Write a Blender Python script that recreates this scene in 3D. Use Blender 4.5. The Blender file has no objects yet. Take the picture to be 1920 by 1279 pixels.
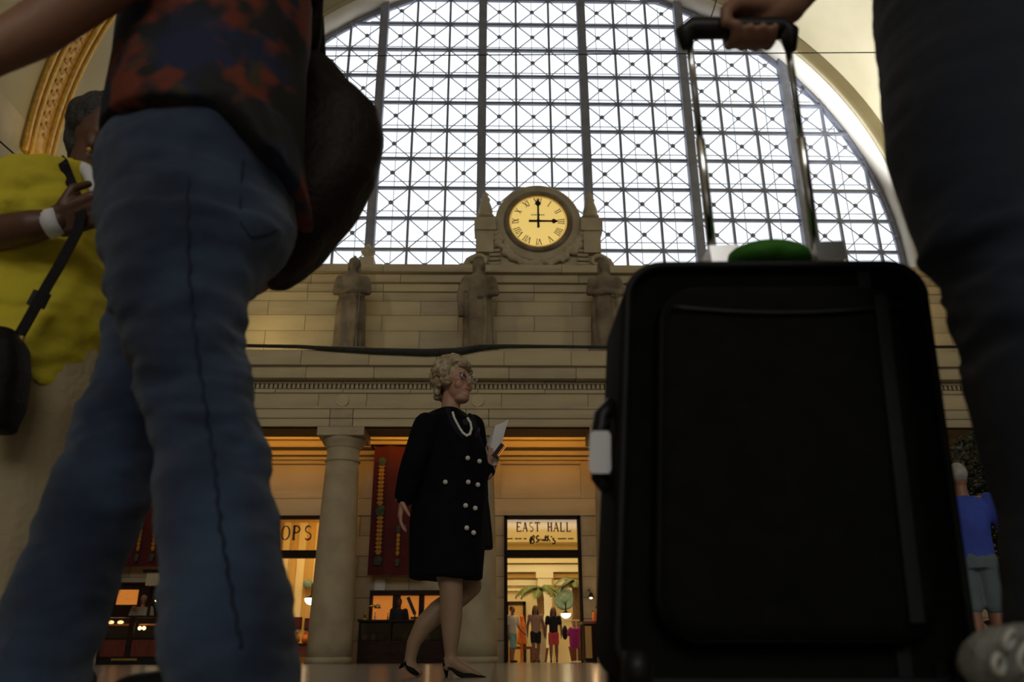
import bpy, bmesh, math, random
from mathutils import Vector, Matrix, noise
from mathutils.bvhtree import BVHTree
import numpy as np

# ------------------------------------------------------------------ camera, world, lights
SC = bpy.context.scene
COL = SC.collection
FPX, PITCH, YAW, ROLL, CZ = 1539.47, 0.370597, 0.0211129, -0.0039207, 0.08
_r = Vector((math.cos(YAW), -math.sin(YAW), 0)); _f = Vector((math.sin(YAW), math.cos(YAW), 0))
FW = _f * math.cos(PITCH) + Vector((0, 0, math.sin(PITCH)))
_u = -_f * math.sin(PITCH) + Vector((0, 0, math.cos(PITCH)))
RT = _r * math.cos(ROLL) + _u * math.sin(ROLL)
UP = _u * math.cos(ROLL) - _r * math.sin(ROLL)
CAM = Vector((0, 0, CZ))
cd = bpy.data.cameras.new('camera'); cam = bpy.data.objects.new('camera', cd); COL.objects.link(cam)
cam.matrix_world = Matrix(((RT.x, UP.x, -FW.x, 0), (RT.y, UP.y, -FW.y, 0), (RT.z, UP.z, -FW.z, CZ), (0, 0, 0, 1)))
cd.sensor_width = 36; cd.lens = FPX / 1920 * 36; cd.clip_start = 0.02; cd.clip_end = 300
cd.dof.use_dof = True; cd.dof.focus_distance = 5.2; cd.dof.aperture_fstop = 3.6
SC.camera = cam
SC.view_settings.view_transform = 'Standard'; SC.view_settings.look = 'None'
SC.view_settings.exposure = 0.0; SC.view_settings.gamma = 1.0; SC.view_settings.use_curve_mapping = False

w = bpy.data.worlds.new('overcast_sky'); SC.world = w; w.use_nodes = True
bg = w.node_tree.nodes['Background']; bg.inputs[0].default_value = (0.93, 0.96, 1.0, 1); bg.inputs[1].default_value = 1.5

def at(x, y, Y):
    """photograph pixel -> the point of the world in the vertical plane at distance Y"""
    d = FW * FPX + RT * (x - 960) - UP * (y - 639.5)
    return CAM + d * (Y / d.y)

def light(name, kind, loc, target, power, color=(1, 1, 1), size=1.0, size_y=None, spot=None, blend=.5):
    l = bpy.data.lights.new(name, kind); o = bpy.data.objects.new(name, l); COL.objects.link(o)
    l.energy = power; l.color = color
    if kind == 'AREA':
        l.size = size
        if size_y: l.shape = 'RECTANGLE'; l.size_y = size_y
    else:
        l.shadow_soft_size = size
        if spot: l.spot_size = math.radians(spot); l.spot_blend = blend
    o.location = loc
    o.rotation_euler = (Vector(target) - Vector(loc)).to_track_quat('-Z', 'Y').to_euler()
    return o

AX, CX = 1.68, 1.5                         # axis of the vault and window, of the clock
# added fill from behind the camera, standing for unseen windows at that end
light('rear_fill', 'AREA', (AX - 3, -33, 19), (AX, 20, 7), 2900, (1.0, .97, .9), 24, 12)
# added spots with no fixture, put in to brighten the end wall
for fx, tx in ((-10.5, -5), (13.5, 8)):
    light('wall_fill_spot', 'SPOT', (fx, 9, 13.6), (tx, 26, 8.5), 750, (1, .86, .58), .5, spot=75, blend=1)
# sampling portal in the lunette in view
pt = light('lunette_portal', 'AREA', (AX, 26.95, 20), (AX, 0, 20), 1, (1, 1, 1), 27.5, 14.5); pt.data.cycles.is_portal = True
# warm lamps hidden on top of the inner cornice of the loggia
for cx in (-10.7, -6.7, -2.6, 1.5, 5.6, 9.7):
    light('loggia_lamp', 'AREA', (cx, 25.45, 6.95), (cx, 27, 7.05), 20, (1, .42, .06), 3.2, .25)
    light('loggia_downlight', 'AREA', (cx, 25.6, 6.6), (cx, 26.6, 0), 5, (1, .56, .18), 2.4, .5)
# warm uplights on the ledge behind the statues, stronger at the left
light('ledge_uplight', 'SPOT', (-8.2, 24.4, 9.3), (-6.2, 26.1, 11.6), 120, (1, .72, .26), .3, spot=150, blend=1)
light('ledge_uplight', 'SPOT', (13.2, 24.4, 9.3), (13.0, 26.1, 11.6), 120, (1, .72, .26), .3, spot=150, blend=1)
# added spots without fixtures: warm tint on left vault, white wash on right
light('vault_fill_left', 'SPOT', (-9.5, 20, 9.7), (-12.6, 19.4, 17), 420, (1, .74, .28), .4, spot=80, blend=1)
light('vault_fill_right', 'SPOT', (9.6, 25.0, 9.7), (13.9, 23.6, 21.0), 15000, (.93, .96, 1.0), .4, spot=50, blend=.8)

# ------------------------------------------------------------------ materials
MATS = {}
def mat(name, c1, c2=None, rough=.6, scale=4.0, detail=4, bump=0.0, bscale=None, metal=0.0, coords='Object', stretch=None, spec=.5, emit=None, estr=0, sheen=0):
    m = bpy.data.materials.new(name); m.use_nodes = True; MATS[name] = m
    nt = m.node_tree; n = nt.nodes; L = nt.links; b = n['Principled BSDF']
    b.inputs['Roughness'].default_value = rough; b.inputs['Metallic'].default_value = metal
    b.inputs['Specular IOR Level'].default_value = spec
    if sheen: b.inputs['Sheen Weight'].default_value = sheen
    c1 = tuple(c1) + (1,)
    b.inputs['Base Color'].default_value = c1
    if c2 is not None or bump:
        tc = n.new('ShaderNodeTexCoord'); src = tc.outputs[coords]
        if stretch:
            mp = n.new('ShaderNodeMapping'); mp.inputs['Scale'].default_value = stretch
            L.new(src, mp.inputs[0]); src = mp.outputs[0]
        if c2 is not None:
            t = n.new('ShaderNodeTexNoise'); t.inputs['Scale'].default_value = scale; t.inputs['Detail'].default_value = detail
            L.new(src, t.inputs['Vector'])
            r = n.new('ShaderNodeValToRGB'); r.color_ramp.elements[0].position = .35; r.color_ramp.elements[1].position = .68
            r.color_ramp.elements[0].color = c1; r.color_ramp.elements[1].color = tuple(c2) + (1,)
            L.new(t.outputs['Fac'], r.inputs[0]); L.new(r.outputs[0], b.inputs['Base Color'])
        if bump:
            t2 = n.new('ShaderNodeTexNoise'); t2.inputs['Scale'].default_value = bscale or scale * 4; t2.inputs['Detail'].default_value = 5
            L.new(src, t2.inputs['Vector'])
            bp = n.new('ShaderNodeBump'); bp.inputs['Strength'].default_value = bump; bp.inputs['Distance'].default_value = .02
            L.new(t2.outputs['Fac'], bp.inputs['Height']); L.new(bp.outputs[0], b.inputs['Normal'])
    if emit:
        b.inputs['Emission Color'].default_value = tuple(emit) + (1,); b.inputs['Emission Strength'].default_value = estr
    return m

mat('limestone', (.43, .37, .25), (.55, .47, .32), .8, 1.3, bump=.15, bscale=14, coords='Object')
mat('limestone_b', (.47, .40, .26), (.57, .49, .33), .8, 1.1, bump=.15, bscale=14)
mat('limestone_c', (.40, .34, .24), (.50, .44, .31), .8, 1.6, bump=.15, bscale=14)
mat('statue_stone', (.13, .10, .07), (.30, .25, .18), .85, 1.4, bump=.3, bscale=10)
mat('joint', (.22, .17, .10), None, .9)
mat('plaster', (.41, .355, .225), (.46, .405, .265), .85, .5, bump=.05, bscale=20)
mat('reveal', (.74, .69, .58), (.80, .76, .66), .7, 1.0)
mat('gold', (.50, .27, .035), (.66, .40, .07), .45, 6, bump=.2, bscale=20, metal=.25)
mat('gold_red', (.40, .19, .03), (.50, .26, .045), .6, 6)
mat('iron', (.21, .225, .29), (.27, .285, .35), .55, 3)
mat('iron_pale', (.42, .42, .46), None, .6)
mat('netting', (.018, .02, .02), (.035, .037, .035), .9, 6, bump=.4, bscale=30)
mat('dark_bronze', (.010, .006, .004), (.014, .009, .006), .6, 3, spec=.15)
mat('letter_dark', (.03, .018, .012), None, .6)
mat('dark_wood', (.018, .008, .005), (.035, .016, .009), .6, 3, spec=.15, stretch=(1, 1, 8))
mat('red_wood', (.12, .022, .014), (.18, .035, .02), .35, 3, stretch=(8, 1, 1))
mat('brass', (.7, .5, .2), None, .25, metal=1)
mat('chrome', (.75, .77, .82), None, .16, metal=1)
mat('banner_red', (.055, .0015, .004), (.080, .003, .005), .85, 2, bump=.15, bscale=12)
mat('banner_gold', (.34, .16, .02), (.44, .22, .03), .8, 10)
mat('banner_green', (.02, .05, .03), (.05, .08, .05), .8, 12)
mat('cream_wall', (.80, .66, .38), (.86, .74, .46), .8, .8)
mat('cream_white', (.88, .80, .60), None, .7)
mat('ochre_wall', (.55, .33, .10), (.66, .42, .14), .8, 1.2, stretch=(1, 1, .1))
mat('white_paint', (.80, .80, .78), None, .5)
mat('paper', (.72, .72, .72), (.80, .80, .80), .8, 8)
mat('black_plastic', (.006, .006, .007), (.011, .011, .011), .45, 8, spec=.3)
mat('case_fabric', (.0035, .0036, .0033), (.006, .0062, .0058), .85, 30, bump=.25, bscale=260, spec=.12)
mat('case_edge', (.006, .007, .009), (.010, .012, .015), .6, 12, spec=.25)
mat('green_cloth', (.03, .17, .01), (.05, .23, .02), .8, 10)
mat('denim', (.010, .022, .056), (.050, .088, .170), .9, 4.0, 6, bump=.35, bscale=420, sheen=.15)
mat('denim_dark', (.004, .008, .019), (.010, .018, .040), .9, 3, 6, bump=.3, bscale=420, sheen=.1)
mat('denim_seam', (.010, .020, .046), None, .9)
mat('skin_pale', (.40, .22, .155), (.46, .26, .19), .55, 9, bump=.05)
mat('skin_tan', (.26, .125, .08), (.31, .155, .10), .55, 9, bump=.05)
mat('skin_brown', (.085, .036, .020), (.12, .052, .030), .5, 9, bump=.05)
mat('stocking', (.30, .19, .12), (.36, .23, .15), .5, 7)
mat('lip', (.32, .07, .07), None, .5)
mat('eye_white', (.6, .58, .55), None, .3)
mat('eye_dark', (.02, .015, .012), None, .2)
mat('hair_blond', (.28, .20, .11), (.58, .50, .36), .6, 26, bump=.5, bscale=90)
mat('hair_dark', (.012, .011, .011), (.045, .045, .048), .5, 18, bump=.4, bscale=120)
mat('hair_brown', (.045, .02, .010), (.09, .04, .02), .5, 18)
mat('hair_grey', (.3, .29, .27), (.42, .41, .39), .6, 18)
mat('coat_navy', (.0028, .0030, .0048), (.005, .0055, .0085), .9, 14, bump=.3, bscale=300, spec=.12)
mat('lapel_blue', (.006, .007, .016), (.010, .012, .026), .8, 14, spec=.2)
mat('yellow_shirt', (.56, .47, .022), (.68, .57, .035), .85, 3, bump=.25, bscale=30)
mat('white_cloth', (.72, .72, .76), None, .8)
mat('khaki', (.36, .29, .18), (.44, .36, .23), .85, 3, bump=.25, bscale=60)
mat('black_leather', (.0035, .0035, .004), (.007, .0065, .0065), .65, 8, spec=.2, bump=.2, bscale=90)
mat('brown_leather', (.008, .0045, .004), (.018, .010, .008), .6, 7, spec=.2, bump=.3, bscale=60)
mat('pearl', (.75, .74, .70), None, .2)
mat('silver', (.80, .80, .82), None, .25, metal=.6)
mat('blue_shirt', (.035, .065, .40), (.05, .09, .50), .85, 5)
mat('grey_shorts', (.10, .14, .17), (.13, .17, .20), .85, 5)
mat('white_shirt', (.62, .58, .52), None, .85)
mat('aqua_shorts', (.20, .42, .42), None, .85)
mat('black_cloth', (.012, .012, .014), None, .85)
mat('pink_shorts', (.70, .08, .10), None, .85)
mat('peach_top', (.45, .24, .17), (.55, .32, .24), .85, 30)
mat('magenta', (.42, .02, .24), (.50, .03, .30), .8, 10)
mat('orange_cloth', (.75, .12, .02), (.85, .30, .05), .8, 6)
mat('grey_shirt', (.20, .21, .20), (.28, .29, .27), .85, 8)
mat('palm_green', (.10, .13, .03), (.18, .20, .06), .6, 8)
mat('palm_trunk', (.22, .12, .05), (.32, .19, .09), .85, 14)
mat('leaf_dark', (.012, .018, .008), (.03, .04, .017), .6, 6)
mat('terracotta', (.22, .06, .03), (.28, .08, .04), .8, 6)
mat('verdigris', (.16, .26, .22), (.24, .34, .28), .7, 9)
mat('sneaker', (.20, .20, .19), (.30, .30, .29), .85, 30, bump=.4, bscale=150)
mat('sole', (.5, .5, .48), None, .7)
mat('lamp_glow', (1, .9, .7), emit=(1, .82, .5), estr=9)
mat('display_glow', (.5, .16, .03), (.7, .3, .06), scale=5, emit=(1, .30, .04), estr=.38)
mat('spot_glow', (1, .9, .8), emit=(1, .72, .38), estr=6)
mat('dial_dark', (.10, .05, .03), None, .6)
mat('red_print', (.5, .05, .02), None, .7)

def nodes(name):
    m = bpy.data.materials.new(name); m.use_nodes = True; MATS[name] = m
    nt = m.node_tree; return m, nt.nodes, nt.links, nt.nodes['Principled BSDF']

# lit opal clock dial
m, n, L, b = nodes('dial_glow')
b.inputs['Base Color'].default_value = (.8, .62, .25, 1); b.inputs['Emission Color'].default_value = (1, .70, .20, 1)
b.inputs['Emission Strength'].default_value = .62
# polished marble floor: large slabs with dark joints
m, n, L, b = nodes('marble_floor')
tc = n.new('ShaderNodeTexCoord'); br = n.new('ShaderNodeTexBrick'); br.offset = 0
br.inputs['Scale'].default_value = 1; br.inputs['Mortar Size'].default_value = .02
br.inputs['Brick Width'].default_value = 1.1; br.inputs['Row Height'].default_value = 1.1
br.inputs['Color1'].default_value = (.46, .42, .38, 1); br.inputs['Color2'].default_value = (.38, .35, .32, 1); br.inputs['Mortar'].default_value = (.13, .11, .10, 1)
nz = n.new('ShaderNodeTexNoise'); nz.inputs['Scale'].default_value = 2.5; nz.inputs['Detail'].default_value = 8
mx = n.new('ShaderNodeMixRGB'); mx.blend_type = 'MULTIPLY'; mx.inputs[0].default_value = .35
L.new(tc.outputs['Object'], br.inputs['Vector']); L.new(tc.outputs['Object'], nz.inputs['Vector'])
L.new(br.outputs['Color'], mx.inputs[1]); L.new(nz.outputs['Color'], mx.inputs[2]); L.new(mx.outputs[0], b.inputs['Base Color'])
b.inputs['Roughness'].default_value = .17
# glass
def glass(name, tint, gloss):
    m = bpy.data.materials.new(name); m.use_nodes = True; MATS[name] = m
    nt = m.node_tree; nn = nt.nodes; nn.clear()
    o = nn.new('ShaderNodeOutputMaterial'); t = nn.new('ShaderNodeBsdfTransparent'); g = nn.new('ShaderNodeBsdfGlossy'); x = nn.new('ShaderNodeMixShader')
    t.inputs[0].default_value = tint + (1,); g.inputs['Roughness'].default_value = .05; x.inputs[0].default_value = gloss
    nt.links.new(t.outputs[0], x.inputs[1]); nt.links.new(g.outputs[0], x.inputs[2]); nt.links.new(x.outputs[0], o.inputs[0])
glass('window_glass', (.96, .97, .98), .03)
glass('sign_glass', (.92, .86, .70), .06)
glass('lens_glass', (.80, .80, .80), .25)
glass('case_glass', (.55, .5, .45), .10)
# flowered blouse: dark navy with rust and blue blotches
m, n, L, b = nodes('flower_blouse')
tc = n.new('ShaderNodeTexCoord')
def blotch(scale, off, lo, hi):
    mp = n.new('ShaderNodeMapping'); mp.inputs['Location'].default_value = off; L.new(tc.outputs['Object'], mp.inputs[0])
    t = n.new('ShaderNodeTexNoise'); t.inputs['Scale'].default_value = scale; t.inputs['Detail'].default_value = 2.5; t.inputs['Roughness'].default_value = .55
    L.new(mp.outputs[0], t.inputs['Vector'])
    r = n.new('ShaderNodeMapRange'); r.inputs['From Min'].default_value = lo; r.inputs['From Max'].default_value = hi; L.new(t.outputs['Fac'], r.inputs['Value'])
    return r.outputs[0]
m1 = n.new('ShaderNodeMixRGB'); m1.inputs[1].default_value = (.008, .009, .010, 1); m1.inputs[2].default_value = (.010, .017, .060, 1); L.new(blotch(7, (3, 1, 2), .48, .58), m1.inputs[0])
m2 = n.new('ShaderNodeMixRGB'); m2.inputs[2].default_value = (.15, .027, .012, 1); L.new(m1.outputs[0], m2.inputs[1]); L.new(blotch(9, (7.3, 2.2, 5.1), .52, .60), m2.inputs[0])
m3 = n.new('ShaderNodeMixRGB'); m3.inputs[2].default_value = (.040, .034, .018, 1); L.new(m2.outputs[0], m3.inputs[1]); L.new(blotch(8, (1.7, 9.2, 4.4), .60, .68), m3.inputs[0])
L.new(m3.outputs[0], b.inputs['Base Color']); b.inputs['Roughness'].default_value = .85
# television picture
m, n, L, b = nodes('screen_picture')
tc = n.new('ShaderNodeTexCoord'); t = n.new('ShaderNodeTexNoise'); t.inputs['Scale'].default_value = 3.2; L.new(tc.outputs['Object'], t.inputs['Vector'])
r = n.new('ShaderNodeValToRGB'); e = r.color_ramp.elements; e[0].position = .40; e[0].color = (.08, .25, .60, 1); e[1].position = .55; e[1].color = (.75, .85, 1, 1)
L.new(t.outputs['Fac'], r.inputs[0]); L.new(r.outputs[0], b.inputs['Emission Color']); b.inputs['Emission Strength'].default_value = 1.0; b.inputs['Base Color'].default_value = (.02, .02, .02, 1)

# ------------------------------------------------------------------ mesh helpers
class MB:
    def __init__(s): s.v = []; s.f = []
    def add(s, vs, fs):
        o = len(s.v); s.v += [tuple(v) for v in vs]; s.f += [tuple(i + o for i in f) for f in fs]; return s
    def box(s, c, d, rot=None):
        R = rot or Matrix.Identity(3); c = Vector(c)
        vs = [c + R @ Vector((x * d[0] / 2, y * d[1] / 2, z * d[2] / 2)) for x in (-1, 1) for y in (-1, 1) for z in (-1, 1)]
        return s.add(vs, [(0, 1, 3, 2), (4, 6, 7, 5), (0, 4, 5, 1), (2, 3, 7, 6), (0, 2, 6, 4), (1, 5, 7, 3)])
    def bb(s, x0, x1, y0, y1, z0, z1): return s.box(((x0 + x1) / 2, (y0 + y1) / 2, (z0 + z1) / 2), (abs(x1 - x0), abs(y1 - y0), abs(z1 - z0)))
    def loft(s, rings, cap=True):
        o = len(s.v); k = len(rings[0])
        for r in rings: s.v += [tuple(p) for p in r]
        for i in range(len(rings) - 1):
            for j in range(k):
                a, b2 = o + i * k + j, o + i * k + (j + 1) % k
                s.f.append((a, b2, b2 + k, a + k))
        if cap:
            s.f.append(tuple(o + j for j in reversed(range(k)))); s.f.append(tuple(o + (len(rings) - 1) * k + j for j in range(k)))
        return s
    def tube(s, pts, rad, k=8):
        pts = [Vector(p) for p in pts]; rings = []
        rad = rad if isinstance(rad, (list, tuple)) else [rad] * len(pts)
        nrm = None
        for i, p in enumerate(pts):
            t = (pts[min(i + 1, len(pts) - 1)] - pts[max(i - 1, 0)]).normalized()
            if nrm is None:
                nrm = t.orthogonal().normalized()
            else:
                nrm = (nrm - t * nrm.dot(t)); nrm = nrm.normalized() if nrm.length > 1e-6 else t.orthogonal().normalized()
            b = t.cross(nrm)
            rings.append([p + (nrm * math.cos(a) + b * math.sin(a)) * rad[i] for a in [2 * math.pi * j / k for j in range(k)]])
        return s.loft(rings)
    def bar(s, p, q, wd, dp, side=Vector((0, 1, 0))):
        p, q = Vector(p), Vector(q); t = (q - p).normalized(); n2 = t.cross(side).normalized(); sd = side
        ring = lambda c: [c + n2 * wd / 2 + sd * dp / 2, c + n2 * wd / 2 - sd * dp / 2, c - n2 * wd / 2 - sd * dp / 2, c - n2 * wd / 2 + sd * dp / 2]
        return s.loft([ring(p), ring(q)])
    def lathe(s, c, prof, k=24, axis='Z', cap=True):
        c = Vector(c); rings = []
        for r, h in prof:
            ring = []
            for j in range(k):
                a = 2 * math.pi * j / k
                q = Vector((math.cos(a) * r, math.sin(a) * r, h))
                if axis == 'Y': q = Vector((q.x, q.z, -q.y))
                ring.append(c + q)
            rings.append(ring)
        return s.loft(rings, cap)
    def prism(s, poly, y0, y1):                # poly: (x, z) outline
        k = len(poly)
        vs = [(x, y0, z) for x, z in poly] + [(x, y1, z) for x, z in poly]
        return s.add(vs, [tuple(range(k)), tuple(range(2 * k - 1, k - 1, -1))] + [(i, i + k, (i + 1) % k + k, (i + 1) % k) for i in range(k)])
    def ell(s, c, r, R=None, k=16):
        R = R or Matrix.Identity(3); c = Vector(c); r = (r, r, r) if isinstance(r, (int, float)) else r
        rings = []
        for i in range(1, k // 2):
            t = math.pi * i / (k // 2)
            rings.append([c + R @ Vector((r[0] * math.sin(t) * math.cos(a), r[1] * math.sin(t) * math.sin(a), r[2] * math.cos(t))) for a in [2 * math.pi * j / k for j in range(k)]])
        o = len(s.v); s.loft(rings, cap=False); n0 = len(s.v)
        s.v += [tuple(c + R @ Vector((0, 0, r[2]))), tuple(c - R @ Vector((0, 0, r[2])))]
        for j in range(k):
            s.f.append((n0, o + (j + 1) % k, o + j)); q = o + (len(rings) - 1) * k
            s.f.append((n0 + 1, q + j, q + (j + 1) % k))
        return s
    def rc(s, p, rp, q, rq, k=14):             # round-ended cone
        s.ell(p, rp, k=k); s.ell(q, rq, k=k)
        if (Vector(q) - Vector(p)).length > 1e-4: s.tube([p, q], [rp, rq], k)
        return s
    def chain(s, pr, k=14):
        for (p, rp), (q, rq) in zip(pr, pr[1:]): s.rc(p, rp, q, rq, k)
        return s
    def secs(s, rows, k=20, sq=2.0):           # rows (y, xleft, xright, Y, half depth): a body traced level by level
        rings = []
        for y, xl, xr, Y, hd in rows:
            a, b2 = at(xl, y, Y), at(xr, y, Y); c = (a + b2) / 2; u = (b2 - a) / 2
            ring = []
            for j in range(k):
                t = 2 * math.pi * j / k; ct, st = math.cos(t), math.sin(t)
                ct = math.copysign(abs(ct) ** (2 / sq), ct); st = math.copysign(abs(st) ** (2 / sq), st)
                ring.append(c + u * ct + Vector((0, hd, 0)) * st)
            rings.append(ring)
        return s.loft(rings)
    def secs2(s, rows, k=26, sq=2.2):          # rows (yleft, xleft, yright, xright, Y, half depth): tilted levels
        rings = []
        for yl, xl, yr, xr, Y, hd in rows:
            a, b2 = at(xl, yl, Y), at(xr, yr, Y); c = (a + b2) / 2; u = (b2 - a) / 2; ring = []
            for j in range(k):
                t = 2 * math.pi * j / k; ct, st = math.cos(t), math.sin(t)
                ring.append(c + u * math.copysign(abs(ct) ** (2 / sq), ct) + Vector((0, hd, 0)) * math.copysign(abs(st) ** (2 / sq), st))
            rings.append(ring)
        return s.loft(rings)
    def mesh(s, name):
        me = bpy.data.meshes.new(name); me.from_pydata(s.v, [], s.f); me.update()
        bm = bmesh.new(); bm.from_mesh(me); bmesh.ops.recalc_face_normals(bm, faces=bm.faces); bm.to_mesh(me); bm.free()
        return me

def link(name, me, m, parent=None, smooth=False, kind=None):
    o = bpy.data.objects.new(name, me); COL.objects.link(o)
    if m and not me.materials: me.materials.append(MATS[m])
    if smooth: me.polygons.foreach_set('use_smooth', [True] * len(me.polygons))
    if parent:
        o.parent = parent; o.matrix_parent_inverse = BASE[parent.name].inverted()
    if kind: o['kind'] = kind
    if o.name not in BASE: BASE[o.name] = Matrix.Identity(4)
    return o
BASE = {}
def obj(name, mb, m, parent=None, smooth=False, kind=None): return link(name, mb.mesh(name), m, parent, smooth, kind)
def thing(name, label, cat, loc=(0, 0, 0), group=None, kind=None):
    o = bpy.data.objects.new(name, None); COL.objects.link(o); o.location = loc; o.empty_display_size = .1
    BASE[o.name] = Matrix.Translation(loc)
    if label: o['label'] = label
    if cat: o['category'] = cat
    if group: o['group'] = group
    if kind: o['kind'] = kind
    return o
def struct(name, mb, m, label, smooth=False):
    o = obj(name, mb, m, None, smooth, 'structure'); o['label'] = label; return o
def tag(o, label, cat, group=None):
    o['label'] = label; o['category'] = cat
    if group: o['group'] = group
    return o
CUBE = {}
def piece(name, m, x0, x1, y0, y1, z0, z1, parent=None):       # box pieces share one mesh per material
    if m not in CUBE:
        CUBE[m] = MB().box((0, 0, 0), (1, 1, 1)).mesh('block_' + m); CUBE[m].materials.append(MATS[m])
    o = bpy.data.objects.new(name, CUBE[m]); COL.objects.link(o)
    o.location = ((x0 + x1) / 2, (y0 + y1) / 2, (z0 + z1) / 2); o.scale = (abs(x1 - x0), abs(y1 - y0), abs(z1 - z0))
    if parent: o.parent = parent; o.matrix_parent_inverse = BASE[parent.name].inverted()
    return o

def blob(name, mb, m, parent=None, voxel=.012, smooth=4, wrinkle=None, fine=None):
    """melts overlapping closed shapes into one continuous skin"""
    me = mb.mesh(name + '_raw'); o = bpy.data.objects.new('tmp', me); COL.objects.link(o)
    md = o.modifiers.new('r', 'REMESH'); md.mode = 'VOXEL'; md.voxel_size = voxel; md.use_smooth_shade = True
    if smooth: s = o.modifiers.new('s', 'SMOOTH'); s.factor = .5; s.iterations = smooth
    dg = bpy.context.evaluated_depsgraph_get(); out = bpy.data.meshes.new_from_object(o.evaluated_get(dg))
    bpy.data.objects.remove(o); bpy.data.meshes.remove(me); out.name = name
    if wrinkle:
        co = [v.co.copy() for v in out.vertices]; no = [v.normal.copy() for v in out.vertices]
        for v, c, q in zip(out.vertices, co, no): v.co = c + q * wrinkle(c)
    out.materials.clear(); out.materials.append(MATS[m])
    out.polygons.foreach_set('use_smooth', [True] * len(out.polygons))
    return link(name, out, None, parent)
def fold(amp, sx, sy, sz, seed=0):
    off = Vector((seed * 3.7, seed * 1.3, seed * 5.1))
    def fn(c): return amp * (noise.noise(Vector((c.x * sx, c.y * sy, c.z * sz)) + off) + .5 * noise.noise(Vector((c.x * sx * 2.1, c.y * sy * 2.1, c.z * sz * 2.1)) + off))
    return fn
def project(bv, x, y, lift=.001):
    d = (FW * FPX + RT * (x - 960) - UP * (y - 639.5)).normalized(); h = bv.ray_cast(CAM, d)
    return None if h[0] is None else h[0] - d * lift
random.seed(7)

# ------------------------------------------------------------------ the hall
YW, YA, YD, YE = 27.0, 26.1, 27.0, 24.0     # window, attic wall, door wall, entablature front
CZV, RV, RW = 13.6, 14.3, 13.5             # vault centre height, vault radius, arch radius
XL, XR = AX - RV, AX + RV

struct('floor', MB().bb(XL - 3, XR + 3, -35, 27.3, -.2, 0), 'marble_floor', 'polished pale marble floor of the hall')
for s, nm in ((-1, 'wall_left'), (1, 'wall_right')):
    x = AX + s * RV
    mb = MB().bb(x, x + s * .5, -35, 27.2, 0, CZV)
    struct(nm, mb, 'limestone', 'tan stone side wall of the hall, ' + ('left' if s < 0 else 'right'))
struct('wall_rear', MB().bb(XL, XR, -35.5, -35, 0, 28), 'plaster', 'end wall behind the photographer')

# vault
mb = MB(); n = 64
rin = [[(AX + RV * math.cos(math.pi * j / n), Y, CZV + RV * math.sin(math.pi * j / n)) for j in range(n + 1)] for Y in (-35, 27.2)]
rout = [[(AX + (RV + .4) * math.cos(math.pi * j / n), Y, CZV + (RV + .4) * math.sin(math.pi * j / n)) for j in range(n + 1)] for Y in (-35, 27.2)]
mb.add(rin[0] + rin[1] + rout[0] + rout[1],
       [(j, j + 1, n + 2 + j, n + 1 + j) for j in range(n)] + [(2 * n + 2 + j, 3 * n + 3 + j, 3 * n + 4 + j, 2 * n + 3 + j) for j in range(n)])
ceiling = struct('ceiling', mb, 'plaster', 'tan plaster barrel vault of the hall', True)
def arch_band(r0, r1, y0, y1, n=72):
    m2 = MB(); rings = []
    for j in range(n + 1):
        a = -.06 + (math.pi + .12) * j / n; c, s = math.cos(a), math.sin(a)
        rings.append([(AX + r0 * c, y0, CZV + r0 * s), (AX + r0 * c, y1, CZV + r0 * s), (AX + r1 * c, y1, CZV + r1 * s), (AX + r1 * c, y0, CZV + r1 * s)])
    return m2.loft(rings)
def edge_bars(y):
    g = obj('rib_edge', arch_band(RV - .13, RV, y - .07, y + .07), 'gold', ceiling, True)
for yc in (19.35, 10.0, .6):
    obj('gilded_rib', arch_band(RV - .06, RV + .02, yc - .62, yc + .62), 'gold', ceiling, True)
    for dy in (-.62, -.38, .38, .62): edge_bars(yc + dy)
    # raised fret ornament along the middle of the rib
    mb = MB()
    for j in range(240):
        a = math.pi * (j + .5) / 240; c, s = math.cos(a), math.sin(a)
        R = Matrix(((-s, 0, c), (0, 1, 0), (c, 0, s)))
        mb.box((AX + (RV - .08) * c, yc + (.10 if j % 2 else -.10), CZV + (RV - .08) * s), (.10, .17, .035), R)
    obj('rib_ornament', mb, 'gold_red', ceiling, kind='stuff')

# arch wall around the window, with its deep pale reveal
wall_arch = struct('wall_back_arch', arch_band(RW + .02, RV + .1, YA, YW + .2, 96), 'plaster', 'tan plaster wall ringing the great arched window')
o = obj('arch_reveal', arch_band(RW - .02, RW + .06, YA - .05, YW + .2, 96), 'reveal', wall_arch, True); o['label'] = 'pale daylit reveal of the arch'
obj('arch_molding', arch_band(RW + .06, RW + .30, YA - .07, YA + .02, 96), 'plaster', wall_arch, True)

# ---- the great arched window
PX, PZ, X0, Z0 = 4.062 / 3, 1.3065, -.580, 24.61
win = thing('window_1', 'great arched window of gridded iron bars and bright glass', None, (AX, YW, 12.9), kind='structure')
SILL = 12.9; RG = RW + .10
zc = lambda x: CZV + math.sqrt(max(0, RG ** 2 - (x - AX) ** 2)) if abs(x - AX) < RG else 0
for k in range(-10, 13):
    x = X0 + k * PX
    if abs(x - AX) > RG - .3: continue
    if k % 3 == 0:
        o = obj('heavy_mullion', MB().bb(x - .165, x + .165, YW - .24, YW + .10, SILL, zc(x)), 'iron', win)
    else:
        obj('mullion', MB().bb(x - .042, x + .042, YW - .08, YW + .05, SILL, zc(x)), 'iron', win)
for j in range(-2, 10):
    z = Z0 - j * PZ
    if z > CZV + RG - .1: continue
    hx = math.sqrt(RG ** 2 - max(0, z - CZV) ** 2)
    obj('transom', MB().bb(AX - hx, AX + hx, YW - .07, YW + .05, z - .052, z + .052), 'iron', win)
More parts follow.
